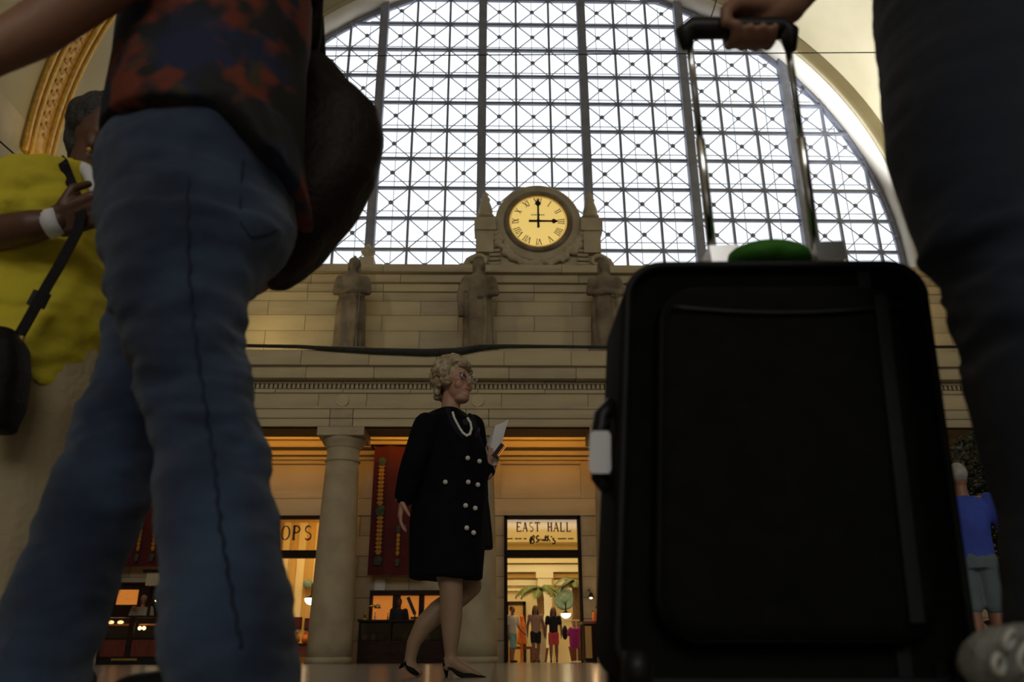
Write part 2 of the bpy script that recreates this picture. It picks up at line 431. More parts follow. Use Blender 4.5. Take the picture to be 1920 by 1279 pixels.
mb = MB().bar((-PX / 2, 0, -PZ / 2), (PX / 2, 0, PZ / 2), .033, .03).bar((-PX / 2, 0, PZ / 2), (PX / 2, 0, -PZ / 2), .033, .03).ell((0, -.03, 0), (.095, .05, .095), k=10)
brace = mb.mesh('brace'); brace.materials.append(MATS['iron'])
pane = MB().box((0, 0, 0), (PX - .06, .012, PZ - .08)).mesh('pane'); pane.materials.append(MATS['window_glass'])
for k in range(-10, 13):
    for j in range(-3, 9):
        x, z = X0 + (k + .5) * PX, Z0 - (j + .5) * PZ
        near = math.hypot(max(0, abs(x - AX) - PX / 2), max(0, abs(z - CZV) - PZ / 2))
        if near > RW - .15: continue
        for nm, me, dy in (('brace', brace, -.03), ('pane', pane, .07)):
            o = bpy.data.objects.new(nm, me); COL.objects.link(o); o.location = (x, YW + dy, z); o.parent = win; o.matrix_parent_inverse = BASE[win.name].inverted()
# the pale outer glazing a step behind it
for k in range(-9, 12):
    x = X0 + (k + .5) * PX
    if abs(x - AX) < RG - .6: obj('outer_bar', MB().bb(x - .012, x + .012, YW + .55, YW + .58, SILL, zc(x)), 'iron_pale', win)
for j in range(-2, 9):
    z = Z0 - (j + .5) * PZ
    if z < CZV + RG - .2:
        hx = math.sqrt(RG ** 2 - max(0, z - CZV) ** 2)
        obj('outer_bar', MB().bb(AX - hx, AX + hx, YW + .55, YW + .58, z - .012, z + .012), 'iron_pale', win)
obj('window_frame', arch_band(RW - .20, RW + .05, YW - .05, YW + .12, 96), 'iron', win, True)

# ---- attic wall below the window: courses of blocks
stones = ['limestone', 'limestone_b', 'limestone_c']
attic = struct('wall_back_attic', MB().bb(XL - .4, XR + .4, YA + .05, YW + .3, 8.2, SILL), 'joint', 'stone attic wall under the arched window')
def zp(y, Y, x=700): return at(x, y, Y).z
def course(parent, y_top, y_bot, Yf, depth, length, phase, name='block', gap=.016, mats=stones, x0=XL, x1=XR, zt=None, zb=None, skip=()):
    zt = zt if zt is not None else zp(y_top, Yf); zb = zb if zb is not None else zp(y_bot, Yf)
    k0 = math.floor((x0 - phase) / length); x = phase + k0 * length
    while x < x1:
        a, b2 = max(x, x0), min(x + length, x1)
        if b2 - a > .05 and not any(a >= s0 and b2 <= s1 for s0, s1 in skip):
            d = random.uniform(-.006, .006)
            piece(name, random.choice(mats), a + gap / 2, b2 - gap / 2, Yf + d, Yf + depth, zb + gap / 2, zt - gap / 2, parent)
        x += length
ph = at(716, 600, YA).x
course(attic, 514.7, 523, YA - .42, .6, 3.1, ph, 'sill_block', zt=12.92, zb=12.62)
course(attic, 523, 536, YA - .22, .4, 3.1, ph + .6, 'cornice_block', zt=12.62, zb=12.32)
course(attic, 0, 0, YA - .08, .3, 2.62, ph, 'band_block', zt=12.32, zb=zp(548, YA))
course(attic, 548, 564.5, YA, .3, 2.62, ph, 'block')
course(attic, 564.5, 591, YA, .3, 2.62, ph + 1.31, 'block')
course(attic, 591, 620.5, YA, .3, 2.62, ph, 'block')
course(attic, 620.5, 662, YA, .3, 2.62, ph + 1.31, 'block')

# ---- entablature over the columns
trim = struct('trim_1', MB().bb(XL, XR, YE + .12, YE + 1.3, zp(799, YE), 9.05), 'joint', 'stone entablature carried by the columns')
COLX = [-.55 + 4.1 * k for k in range(-3, 5)]
ztop = at(700, 655, YE - .55).z
course(trim, 655, 684.5, YE - .50, .8, 2.05, -.55 + .8, 'cymatium_block', zt=ztop)
course(trim, 685, 709, YE - .36, .7, 2.05, COLX[0] + .95, 'corona_block')
course(trim, 713, 720, YE - .06, .3, 2.05, COLX[0], 'bed_block', zt=zp(709, YE - .36))
course(trim, 729.5, 737, YE - .06, .3, 2.05, COLX[0], 'bed_block')
obj('dentil_backing', MB().bb(XL, XR, YE + .08, YE + .2, zp(731, YE), zp(718, YE)), 'joint', trim)
dent = MB(); zt, zb = zp(720, YE), zp(729.5, YE); x = XL
while x < XR: dent.bb(x, x + .082, YE - .04, YE + .12, zb, zt); x += 2.05 / 15
obj('dentil_row', dent, 'limestone_c', trim, kind='stuff')
# frieze blocks with a medallion over each column
zt, zb = zp(737, YE), zp(765, YE)
for c in COLX:
    piece('frieze_block', 'limestone', c - .72, c + .72, YE, YE + .3, zb + .008, zt - .008, trim)
    piece('frieze_block', random.choice(stones), c + .735, c + 3.365, YE, YE + .3, zb + .008, zt - .008, trim)
    obj('medallion', MB().lathe((c, YE - .02, (zt + zb) / 2), [(.02, -.02), (.12, -.035), (.17, -.015), (.185, -.03), (.20, -.03), (.20, .03)], 20, 'Y'), 'limestone_b', trim, True)
za, zm = zp(799, YE), zp(784, YE)
for c in COLX:
    for a, b2 in ((c - .34, c + .34), (c + .35, c + 3.75)):
        mm = random.choice(stones)
        piece('architrave_block', mm, a + .006, b2 - .006, YE - .02, YE + .3, zm, zb - .01, trim)
        piece('architrave_block', mm, a + .006, b2 - .006, YE + .03, YE + .3, za, zm - .006, trim)
obj('fillet', MB().bb(XL, XR, YE - .07, YE + .2, zb - .035, zb + .03), 'limestone', trim)
obj('soffit', MB().bb(XL, XR, YE + .05, YD, za + 1.3, za + 1.4), 'limestone_b', trim)
# black netting lying in a sagging roll along the ledge
pts = []; mb = MB()
key = [(380, 646), (480, 648.5), (560, 650), (620, 654), (700, 658), (800, 661), (860, 659), (900, 652), (950, 649.5), (1050, 650), (1130, 651), (1300, 651), (1500, 652), (1700, 651), (1850, 650)]
rd = [.05, .055, .06, .075, .10, .12, .12, .10, .07, .055, .05, .05, .05, .05, .05]
mb.tube([at(x, y, YE - .56) for x, y in key], rd, 8)
tag(obj('safety_netting', mb, 'netting', None, True), 'black rolled netting sagging along the stone ledge under the statues', 'netting')

# ---- columns
def make_column(x, label):
    t = thing('column', label, 'column', (x, 24.75, 0), 'loggia columns')
    H = za
    sh = []
    for i in range(13):
        u = i / 12; r = .62 - .125 * u ** 1.5; sh.append((r, .16 + u * (H - .95 - .16)))
    obj('shaft', MB().lathe((x, 24.75, 0), sh, 36), 'limestone_c', t, True)
    obj('base_molding', MB().lathe((x, 24.75, 0), [(.66, 0), (.66, .12), (.64, .15), (.62, .17)], 36), 'limestone_c', t, True)
    obj('necking', MB().lathe((x, 24.75, 0), [(.495, H - .98), (.535, H - .95), (.535, H - .90), (.495, H - .87), (.495, H - .55)], 36), 'limestone_c', t, True)
    obj('echinus', MB().lathe((x, 24.75, 0), [(.495, H - .56), (.53, H - .54), (.53, H - .50), (.60, H - .42), (.66, H - .32), (.68, H - .26)], 36), 'limestone_c', t, True)
    obj('abacus', MB().bb(x - .70, x + .70, 24.05, 25.45, H - .26, H), 'limestone_c', t)
make_column(-4.65, 'round stone column beside the left door, left of the red banner')
make_column(-.55, 'round stone column behind the walking woman')
make_column(3.55, 'round stone column at the right of the hall door, beside the suitcase')
make_column(-8.75, 'round stone column left of the door, behind the blue jeans')

# ---- door wall in the loggia
D1, D2, DW, DH = 1.53, -6.70, 1.235, 4.46           # doors: centres, half width, height
wall = struct('wall_back', MB().bb(XL, D2 - DW, YD + .05, YD + .5, 0, 8).bb(D2 + DW, D1 - DW, YD + .05, YD + .5, 0, 8).bb(D1 + DW, XR, YD + .05, YD + .5, 0, 8)
              .bb(D2 - DW, D2 + DW, YD + .05, YD + .5, DH, 8).bb(D1 - DW, D1 + DW, YD + .05, YD + .5, DH, 8), 'joint', 'stone wall of the loggia with the two shop doors')
zr = [0.0]
while zr[-1] < 4.3: zr.append(zr[-1] + .637)
for r_ in range(7):
    for a, b2 in ((XL, D2 - DW), (D2 + DW, D1 - DW), (D1 + DW, XR)):
        x = a; first = .55 if r_ % 2 else 1.1
        while x < b2 - .01:
            e2 = min(x + first, b2); first = 1.1
            if b2 - e2 < .3: e2 = b2
            piece('block', random.choice(stones), x + .008, e2 - .008, YD + random.uniform(-.005, .005), YD + .2, zr[r_] + .008, zr[r_ + 1] - .008, wall)
            x = e2
z1, z2, z3 = zp(935, YD), zp(862, YD), zp(845, YD)
course(wall, 0, 0, YD - .03, .2, 4.1, -.55, 'lintel_block', zt=z1, zb=4.46)
for c in (-10.75, -6.65, -2.6, 1.5, 5.6, 9.7, 13.8):   # recessed panels over the openings
    a, b2 = c - 1.32, c + 1.32
    piece('panel', 'limestone_b', a, b2, YD + .02, YD + .2, z1 + .15, z2 - .15, wall)
    for q in ((a - .73, a, z1, z2), (b2, b2 + .73, z1, z2), (a, b2, z1, z1 + .15), (a, b2, z2 - .15, z2)):
        piece('panel_frame', 'limestone', q[0] + .004, q[1] - .004, YD - .04, YD + .2, q[2], q[3], wall)
for i, (yt, yb, dp) in enumerate(((853, 862, .10), (845, 853, .22), (838, 844, .12), (824, 838, .40), (806, 824, .55))):
    piece('cornice', 'limestone_b', XL, XR, YD - dp, YD + .2, zp(yb, YD - dp), zp(yt, YD - dp), wall)

# ---- lettering helpers: small roman capitals built of strokes
def glyph(mb, ch, ox, w, h, put, th=.24, tn=.11):
    def st(a, b2, t):
        a, b2 = Vector(a), Vector(b2); d = (b2 - a).normalized(); nn = Vector((-d.y, d.x)) * t / 2
        q = [a + nn, b2 + nn, b2 - nn, a - nn]
        put(mb, [(ox + p.x * w, p.y * h) for p in q])
    def sf(x, y, t=.34): st((x - t / 2, y + (.03 if y < .5 else -.03)), (x + t / 2, y + (.03 if y < .5 else -.03)), .06)
    def arc(cx, cy, rx, ry, a0, a1, t0, t1, n=9):
        pr = None
        for i in range(n + 1):
            u = i / n; a = math.radians(a0 + (a1 - a0) * u); t = t0 + (t1 - t0) * math.sin(math.pi * u)
            o_, i_ = (cx + (rx + t / 2) * math.cos(a), cy + (ry + t / 2) * math.sin(a)), (cx + (rx - t / 2) * math.cos(a), cy + (ry - t / 2) * math.sin(a))
            if pr: put(mb, [(ox + p[0] * w, p[1] * h) for p in (pr[0], o_, i_, pr[1])])
            pr = (o_, i_)
    if ch == 'I': st((.5, 0), (.5, 1), th * 1.6); sf(.5, 0, .7); sf(.5, 1, .7)
    elif ch == 'V': st((.1, 1), (.5, 0), th); st((.9, 1), (.5, 0), tn); sf(.1, 1); sf(.9, 1)
    elif ch == 'X': st((.1, 1), (.9, 0), th); st((.9, 1), (.1, 0), tn); [sf(a, b2) for a in (.1, .9) for b2 in (0, 1)]
    elif ch == 'E': st((.2, 0), (.2, 1), th); st((.1, .97), (.88, .97), tn); st((.1, .03), (.92, .03), tn); st((.2, .52), (.7, .52), tn); st((.88, .8), (.88, 1), tn); st((.92, 0), (.92, .2), tn)
    elif ch == 'A': st((.5, 1), (.9, 0), th); st((.5, 1), (.1, 0), tn); st((.25, .36), (.75, .36), tn); sf(.1, 0); sf(.9, 0)
    elif ch == 'T': st((.5, 0), (.5, 1), th); st((.05, .97), (.95, .97), tn); sf(.5, 0); st((.08, .78), (.08, 1), tn); st((.92, .78), (.92, 1), tn)
    elif ch == 'H': st((.2, 0), (.2, 1), th); st((.8, 0), (.8, 1), th); st((.2, .5), (.8, .5), tn); [sf(a, b2) for a in (.2, .8) for b2 in (0, 1)]
    elif ch == 'L': st((.25, 0), (.25, 1), th); st((.1, .03), (.9, .03), tn); st((.9, 0), (.9, .22), tn); sf(.25, 1)
    elif ch == 'P': st((.2, 0), (.2, 1), th); sf(.2, 0); arc(.42, .74, .36, .23, 90, -90, .06, .17); st((.1, .97), (.45, .97), tn); st((.2, .51), (.45, .51), tn)
    elif ch == 'O': arc(.5, .5, .42, .47, 90, 270, .05, .17); arc(.5, .5, .42, .47, -90, 90, .05, .17)
    elif ch == 'S': arc(.5, .75, .30, .22, 30, 270, .06, .13); arc(.5, .27, .33, .24, 90, -150, .06, .15)
def word(name, text, origin, width, h, m, parent, Y, gap=.16):
    n = len(text); cw = width / n; mb = MB()
    def put(mb, q): mb.prism([(origin[0] + a, origin[1] + b2) for a, b2 in q], Y - .012, Y)
    for i, ch in enumerate(text):
        if ch != ' ': glyph(mb, ch, i * cw + cw * gap / 2, cw * (1 - gap), h, put)
    return obj(name, mb, m, parent)

# ---- doors
def door(name, c, label):
    t = thing(name, label, None, (c, YD, 0), kind='structure')
    y0, y1 = YD - .10, YD + .16; zs0, zs1 = 3.13, 3.36; f = .10
    for a, b2 in ((c - DW, c - DW + f), (c + DW - f, c + DW)): obj('jamb', MB().bb(a, b2, y0, y1, 0, DH), 'dark_bronze', t)
    obj('head', MB().bb(c - DW, c + DW, y0, y1, DH - f, DH), 'dark_bronze', t)
    obj('transom_bar', MB().bb(c - DW + f, c + DW - f, y0 - .04, y1, zs0, zs1), 'dark_bronze', t)
    obj('sign_pane', MB().bb(c - DW + f, c + DW - f, YD + .02, YD + .04, zs1, DH - f), 'sign_glass', t)
    return t
d1 = door('door_1', D1, 'dark bronze framed doorway with the East Hall sign')
d2 = door('door_2', D2, 'dark bronze framed doorway with the Shops sign, beside the left column')
xa, xb = at(967, 1000, YD).x, at(1072, 1000, YD).x
word('lettering', 'EAST HALL', (xa, at(1020, 997, YD).z), xb - xa, .30, 'letter_dark', d1, YD + .01)
# script line under it, drawn with a pen-like tube, and the dotted rules beside it
def S(x, y): return at(900 + x / 6.857, 940 + y / 6.857, YD)
strokes = [[(650, 545), (662, 500), (675, 455), (690, 440), (700, 455), (690, 485), (668, 495), (690, 500), (698, 520), (680, 542), (648, 540), (640, 500), (660, 455)],
           [(760, 450), (740, 445), (722, 465), (735, 490), (750, 505), (740, 525), (718, 522)],
           [(752, 515), (765, 485), (772, 510), (785, 485), (792, 512), (806, 488), (812, 512)],
           [(815, 512), (826, 488), (828, 512), (838, 505)], [(845, 440), (842, 512), (858, 505)], [(828, 468), (868, 462)],
           [(875, 440), (868, 515), (884, 488), (895, 512), (906, 505)], [(920, 450), (914, 465)],
           [(955, 478), (932, 482), (945, 500), (968, 515), (960, 545), (930, 545)]]
mb = MB()
for sk in strokes: mb.tube([S(*p) - Vector((0, .02, 0)) for p in sk], .026, 6)
obj('script_lettering', mb, 'letter_dark', d1)
mb = MB()
for x in (360, 400, 470, 515, 580, 1020, 1050, 1090, 1150, 1180):
    p = S(x, 482); mb.bb(p.x - .05, p.x + .05, YD - .002, YD + .01, p.z - .02, p.z + .02)
obj('rule', mb, 'dial_dark', d1)
# SHOPS
xb = at(588, 1000, YD).x; xa = xb - 5 * .36
word('lettering', 'SHOPS', (xa, at(560, 1013, YD).z), xb - xa, .46, 'letter_dark', d2, YD + .01)

# ---- rooms beyond the doors
def room(side, c, x0, x1, y1, h, m, label):
    mb = MB().bb(x0 - .1, x1 + .1, y1, y1 + .1, 0, h).bb(x0 - .1, x0, YD + .5, y1, 0, h).bb(x1, x1 + .1, YD + .5, y1, 0, h)
    o = struct('wall_' + side, mb, m, label)
    struct('ceiling_' + side, MB().bb(x0 - .1, x1 + .1, YD + .5, y1 + .1, h, h + .1), 'cream_white', 'ceiling of the ' + side.replace('_', ' '))
    struct('floor_' + side, MB().bb(x0 - .1, x1 + .1, YD + .3, y1 + .1, -.1, 0.0), 'marble_floor', 'floor of the ' + side.replace('_', ' '))
    return o
eh = room('east_hall', D1, -1.2, 4.4, 36, 6.2, 'cream_wall', 'cream walls of the lit hall beyond the right door')
light('east_hall_lamp', 'AREA', (D1, 31, 6.0), (D1, 31.5, 0), 170, (1, .80, .45), 4, 4)
light('east_hall_lamp', 'AREA', (D1, 28.2, 5.6), (D1, 33, 2.0), 60, (1, .80, .45), 2.5, 1)
def ez(y, Y): return at(1020, y, Y).z
def ex(x, Y, y=1150): return at(x, y, Y).x
YB = 35.9
for yt, yb, dp, mm in ((1050, 1058, .5, 'cream_wall'), (1060, 1074, .35, 'cream_white'), (1076, 1084, .12, 'ochre_wall'), (1088, 1098, .1, 'cream_white'), (1104, 1108, .08, 'cream_white'), (985, 1020, .6, 'cream_white'), (960, 975, .3, 'ochre_wall')):
    piece('molding', mm, -1.2, 4.4, YB - dp, 36, ez(yb, YB), ez(yt, YB), eh)
piece('pilaster', 'cream_white', ex(1008, YB), ex(1034, YB), YB - .5, 36, 0, ez(1074, YB - .5), eh)
piece('pilaster_capital', 'cream_white', ex(1005, YB), ex(1037, YB), YB - .55, 36, ez(1086, YB), ez(1074, YB), eh)
piece('pilaster', 'ochre_wall', ex(1034, YB), ex(1038, YB), YB - .45, 36, 0, ez(1074, YB), eh)
t = thing('inner_door', 'brown wooden door in the back wall of the lit hall', 'door', (ex(966, YB), YB, 0))
x0, x1, z1 = ex(948, YB), ex(986, YB), ez(1128, YB)
obj('door_leaf', MB().bb(x0 + .1, x1 - .1, YB - .02, YB + .06, 0, z1 - .12), 'ochre_wall', t)
obj('door_frame', MB().bb(x0, x0 + .12, YB - .08, YB + .05, 0, z1).bb(x1 - .12, x1, YB - .08, YB + .05, 0, z1).bb(x0, x1, YB - .08, YB + .05, z1 - .13, z1), 'dark_wood', t)
t = thing('wall_medallion', 'round green verdigris medallion on the cream wall between the palms', 'ornament', tuple(at(1058, 1123, 35)))
c = at(1058, 1123, 34.9)
obj('disc', MB().lathe(c, [(.02, -.06), (.10, -.10), (.14, -.05), (.30, -.04), (.33, -.08), (.42, -.08), (.44, 0)], 24, 'Y'), 'verdigris', t, True)
obj('bracket', MB().bb(c.x - .04, c.x + .04, c.y, YB, c.z - .04, c.z + .04), 'dark_wood', t)
def sconce(p, wall_y, label, s=1.0):
    t = thing('wall_lamp', label, 'lamp', tuple(p), 'glass bowl lamps')
    obj('lamp_arm', MB().tube([p + Vector((0, wall_y - p.y, .45 * s)), p + Vector((0, -.02, .5 * s)), p + Vector((0, 0, .12 * s))], .03 * s, 8), 'dark_bronze', t, True)
    obj('lamp_cap', MB().lathe(p, [(.04 * s, .16 * s), (.10 * s, .10 * s), (.24 * s, .06 * s), (.25 * s, .03 * s)], 20), 'dark_bronze', t, True)
    obj('lamp_shade', MB().lathe(p, [(.23 * s, .03 * s), (.21 * s, -.06 * s), (.14 * s, -.14 * s), (.03 * s, -.18 * s)], 20), 'lamp_glow', t, True)
sconce(at(1061, 1152, 34.6), YB, 'glowing glass bowl lamp under the green medallion in the hall', .85)

def palm(px, py_crown, Y, spread, n, label, seed):
    random.seed(seed)
    c = at(px, py_crown, Y); t = thing('palm_tree', label, 'palm', (c.x, Y, 0), 'palms in the hall')
    mb = MB()
    pts = [(c.x + .03 * math.sin(i), Y, c.z * i / 10) for i in range(11)]
    mb.tube(pts, [.13 + (.02 if i % 2 else 0) for i in range(11)], 10)
    obj('trunk', mb, 'palm_trunk', t, True)
    obj('pot', MB().lathe((c.x, Y, 0), [(.22, 0), (.30, .45), (.33, .48), (.30, .50), (.05, .46)], 18), 'terracotta', t, True)
    for i in range(n):
        a = 2 * math.pi * i / n + random.uniform(-.2, .2); up = random.uniform(.35, 1.1); ln = spread * random.uniform(.8, 1.15)
        path = [c + Vector((math.cos(a) * ln * u, math.sin(a) * ln * u, ln * (up * u - (up * .75 + .45) * u * u))) for u in [k / 8 for k in range(9)]]
        fr = MB().tube(path, [.015] * 9, 4)
        for k in range(1, 9):
            d = (path[k] - path[k - 1]).normalized(); sd = d.cross(Vector((0, 0, 1))).normalized()
            L_ = ln * .30 * math.sin(math.pi * (k / 9) ** .8) + .04
            for q in (0, .5):
                p = path[k - 1].lerp(path[k], q)
                for s in (-1, 1):
                    tip = p + sd * s * L_ * .8 + d * L_ * .6 - Vector((0, 0, L_ * .45)); w2 = d * .045
                    fr.add([p - w2, p + w2, tip, p - w2 - Vector((0, 0, .01)), p + w2 - Vector((0, 0, .01))], [(0, 1, 2), (3, 2, 4), (0, 3, 4, 1), (0, 2, 3), (1, 4, 2)])
        obj('frond', fr, 'palm_green', t)
palm(1012, 1108, 33.2, .95, 11, 'drooping palm tree near the middle of the lit hall doorway', 3)
palm(1079, 1092, 30.2, .75, 11, 'upright palm tree at the right side of the lit hall doorway', 5)

sh = room('shop', D2, -9.4, -4.9, 31.5, 5.2, 'ochre_wall', 'golden walls of the lit shop beyond the left door')
light('shop_lamp', 'AREA', (D2 + .3, 28.6, 5.0), (D2 + .6, 30.5, 1), 120, (1, .70, .28), 2.5, 1.5)
for i, x in enumerate((528, 541, 556, 573, 590)):
    xx = at(x, 1130, 31.2).x
    piece('wall_panel', ('cream_wall', 'ochre_wall')[i % 2], xx - .17, xx + .17, 31.25, 31.5, .3, 4.9, sh)
sconce(at(584, 1124, 29.6), 31.3, 'glowing glass bowl lamp hanging in the left shop doorway', 1.0)
tag(obj('wall_plaque', MB().lathe(at(577, 1095, 31.0), [(.02, -.05), (.16, -.04), (.18, .02)], 18, 'Y'), 'verdigris', None, True), 'small green round plaque on the golden shop wall', 'ornament')
t = thing('shop_table', 'low wooden display table in the left shop doorway', 'table', tuple(at(566, 1240, 29.5).xy) + (0,))
p = at(562, 1205, 29.5)
obj('table_top', MB().bb(p.x - .55, p.x + .55, 29.2, 29.9, .55, .62), 'dark_wood', t)
for sx in (-.5, .5):
    for sy in (29.25, 29.85): obj('leg', MB().bb(p.x + sx - .04, p.x + sx + .04, sy - .04, sy + .04, 0, .55), 'dark_wood', t)
obj('apron', MB().bb(p.x - .5, p.x + .5, 29.24, 29.30, .2, .55), 'red_wood', t)
for i, (x, y, mm) in enumerate(((542, 1196, 'orange_cloth'), (557, 1190, 'banner_gold'), (572, 1195, 'orange_cloth'), (587, 1192, 'terracotta'))):
    q = at(x, y, 29.5)
    tag(obj('vase', MB().lathe((q.x, 29.5, .62), [(.06, 0), (.11, .08), (.12, .18), (.07, .27), (.05, .33), (.07, .36), (.04, .35)], 14), mm, None, True),
        ('orange', 'golden', 'second orange', 'dark red')[i] + ' vase on the shop table behind the left door', 'vase', 'vases on the shop table')
for i, (x, y) in enumerate(((556, 1168), (577, 1170))):
    q = at(x, y, 31.0)
    t = thing('framed_print', ('left', 'right')[i] + ' small red framed picture on the golden shop wall', 'picture', tuple(q), 'red prints in the shop')
    obj('frame', MB().bb(q.x - .15, q.x + .15, 31.14, 31.2, q.z - .2, q.z + .2), 'dark_wood', t); obj('print', MB().bb(q.x - .12, q.x + .12, 31.12, 31.15, q.z - .17, q.z + .17), 'banner_red', t)

# ---- clock and its carved surround
CC = Vector((CX, 25.80, 14.70)); RD = 1.075
def half(pts, Y): return [(at(x, y, Y).x - CX, at(x, y, Y).z) for x, y in pts]
t = thing('clock_surround', 'carved stone clock surround with finials and scrolls, standing on the window sill', 'clock surround', (CX, 25.9, 12.9))
left = half([(825, 516), (848, 508), (866, 497), (874, 483), (884, 477), (897, 474), (898, 432), (892, 428), (892, 407), (930, 404)], 25.9)
pf = 0
ring = [(1.55 * math.cos(a), 14.70 + 1.50 * math.sin(a)) for a in [math.radians(d) for d in range(164, 89, -6)]]
L_ = [(x, z) for x, z in left] + [p for p in ring]
outline = [(CX + x, z) for x, z in L_] + [(CX - x, z) for x, z in reversed(L_)]
outline = [(outline[0][0], 12.75)] + outline + [(outline[-1][0], 12.75)]
# built as convex slabs so the concave outline closes cleanly
bmm = bmesh.new(); vs = [bmm.verts.new((x, 25.95, z)) for x, z in outline]; fc = bmm.faces.new(vs)
ext = bmesh.ops.extrude_face_region(bmm, geom=[fc]); [setattr(v.co, 'y', 26.45) for v in ext['geom'] if isinstance(v, bmesh.types.BMVert)]
bmesh.ops.triangulate(bmm, faces=bmm.faces); bmesh.ops.recalc_face_normals(bmm, faces=bmm.faces)
me = bpy.data.meshes.new('body'); bmm.to_mesh(me); bmm.free(); link('body', me, 'limestone_c', t)
obj('outer_molding', MB().lathe((CX, 25.95, 14.70), [(1.20, .1), (1.20, -.10), (1.30, -.16), (1.38, -.08), (1.46, -.12), (1.54, -.06), (1.54, .1)], 56, 'Y', False), 'limestone_c', t, True)
for s in (-1, 1):
    x = CX + s * (CX - at(910, 400, 25.9).x)
    obj('pedestal', MB().bb(x - .30, x + .30, 25.7, 26.3, at(910, 472, 25.7).z, at(910, 432, 25.7).z), 'limestone_c', t)
    obj('pedestal_cap', MB().bb(x - .38, x + .38, 25.62, 26.35, at(910, 432, 25.7).z, at(910, 409, 25.7).z), 'limestone_c', t)
    zb_ = at(910, 409, 25.9).z
    obj('finial', MB().lathe((x, 25.95, zb_), [(.30, 0), (.32, .10), (.24, .16), (.27, .30), (.21, .52), (.15, .70), (.18, .78), (.09, .92), (.11, 1.0), (.03, 1.10)], 16), 'limestone_c', t, True)
    # volute scroll and stacked bands
    obj('scroll', MB().tube([(x + s * .15 + s * (.35 - .03 * i) * math.cos(i * .55), 25.72, 13.05 + (.33 - .03 * i) * math.sin(i * .55)) for i in range(11)], [.10 - .006 * i for i in range(11)], 8), 'limestone_c', t, True)
    for q in range(5): obj('carved_band', MB().tube([(CX + s * 1.35, 25.85, 13.05 + q * .17), (CX + s * 1.75, 25.85, 13.03 + q * .17)], .07, 8), 'limestone_c', t, True)
    for q in range(4): obj('carved_leaf', MB().ell((CX + s * (1.62 - .05 * q), 25.85, 14.45 - .22 * q), (.17, .14, .13), k=10), 'limestone_c', t, True)
mb = MB(); random.seed(4)
for i in range(46):      # garland
    u = i / 45; a = math.pi * (1.1 + .8 * u)
    r_ = 1.55 + random.uniform(-.12, .12)
    mb.ell((CX + r_ * math.cos(a), 25.82, 14.55 + r_ * .97 * math.sin(a)), random.uniform(.09, .17), k=8)
blob('garland', mb, 'limestone_c', t, .035, 2)
# clock
t = thing('wall_clock', 'round lit clock with golden dial and roman numerals reading three', 'clock', tuple(CC))
obj('dial', MB().lathe(CC, [(.001, 0), (RD, 0), (RD, .15)], 64, 'Y'), 'dial_glow', t)
obj('bezel', MB().lathe(CC, [(RD, .1), (RD - .015, -.06), (RD + .06, -.10), (RD + .14, -.06), (RD + .15, .1)], 64, 'Y', False), 'statue_stone', t, True)  # darker stone than the surround, colouring in the shadow ring round the dial
obj('gilt_ring', MB().lathe(CC, [(RD - .05, .0), (RD - .05, -.03), (RD, -.05), (RD, 0)], 64, 'Y', False), 'gold', t, True)
obj('minute_track', MB().lathe(CC, [(.985, -.003), (.985, -.012), (1.00, -.012), (1.00, -.003)], 64, 'Y', False), 'gold', t)
for i, tx in enumerate(['XII', 'I', 'II', 'III', 'IIII', 'V', 'VI', 'VII', 'VIII', 'IX', 'X', 'XI']):
    a = math.radians(90 - 30 * i); mb = MB(); wd = [.075 if ch == 'I' else .13 for ch in tx]; tot = sum(wd); x = -tot / 2
    def put(mb, q, a=a):
        o_ = []
        for u, v in q:
            rr = .70 + v; uu = u * rr / .82
            o_.append((CC.x + rr * math.cos(a) + uu * math.sin(a), CC.z + rr * math.sin(a) - uu * math.cos(a)))
        mb.prism(o_, CC.y - .012, CC.y - .004)
    for ch, ww in zip(tx, wd): glyph(mb, ch, x, ww, .24, put, .22, .12); x += ww
    obj('numeral', mb, 'dial_dark', t)
def hand(ang, ln, tail, nm, dy):
    a = math.radians(ang); d = Vector((math.cos(a), 0, math.sin(a))); q = Vector((-d.z, 0, d.x)); mb = MB()
    def P_(u, v): p = CC + d * u + q * v; return (p.x, p.z)
    y0, y1 = CC.y - dy - .02, CC.y - dy
    mb.prism([P_(-tail, -.045), P_(ln * .72, -.03), P_(ln * .72, .03), P_(-tail, .045)], y0, y1)
    mb.prism([P_(ln * .66, -.02), P_(ln * .78, -.10), P_(ln, -.01), P_(ln, .01), P_(ln * .78, .10), P_(ln * .66, .02)], y0, y1)
    obj(nm, mb, 'black_plastic', t)
hand(90, .88, .28, 'minute_hand', .05); hand(0, .70, .34, 'hour_hand', .025)
obj('hub', MB().lathe(CC - Vector((0, .07, 0)), [(.001, -.02), (.06, -.02), (.06, .05)], 16, 'Y'), 'black_plastic', t)
mb = MB()
for i in range(7): mb.bb(CC.x - .24 + i * .07, CC.x - .20 + i * .07, CC.y - .01, CC.y - .003, CC.z + .24, CC.z + .29)
obj('dial_marks', mb, 'dial_dark', t, kind='stuff')
# small finial on the sill behind the left statue
q = at(688, 515, 26.1)
t = thing('sill_finial', 'small ball finial on the sill behind the left statue', 'finial', (q.x, 26.0, 12.9))
obj('pedestal', MB().bb(q.x - .25, q.x + .25, 25.8, 26.3, 12.9, 13.25), 'limestone_c', t)
obj('urn', MB().lathe((q.x, 26.05, 13.25), [(.14, 0), (.10, .08), (.24, .25), (.26, .35), (.14, .45), (.05, .62)], 16), 'limestone_c', t, True)

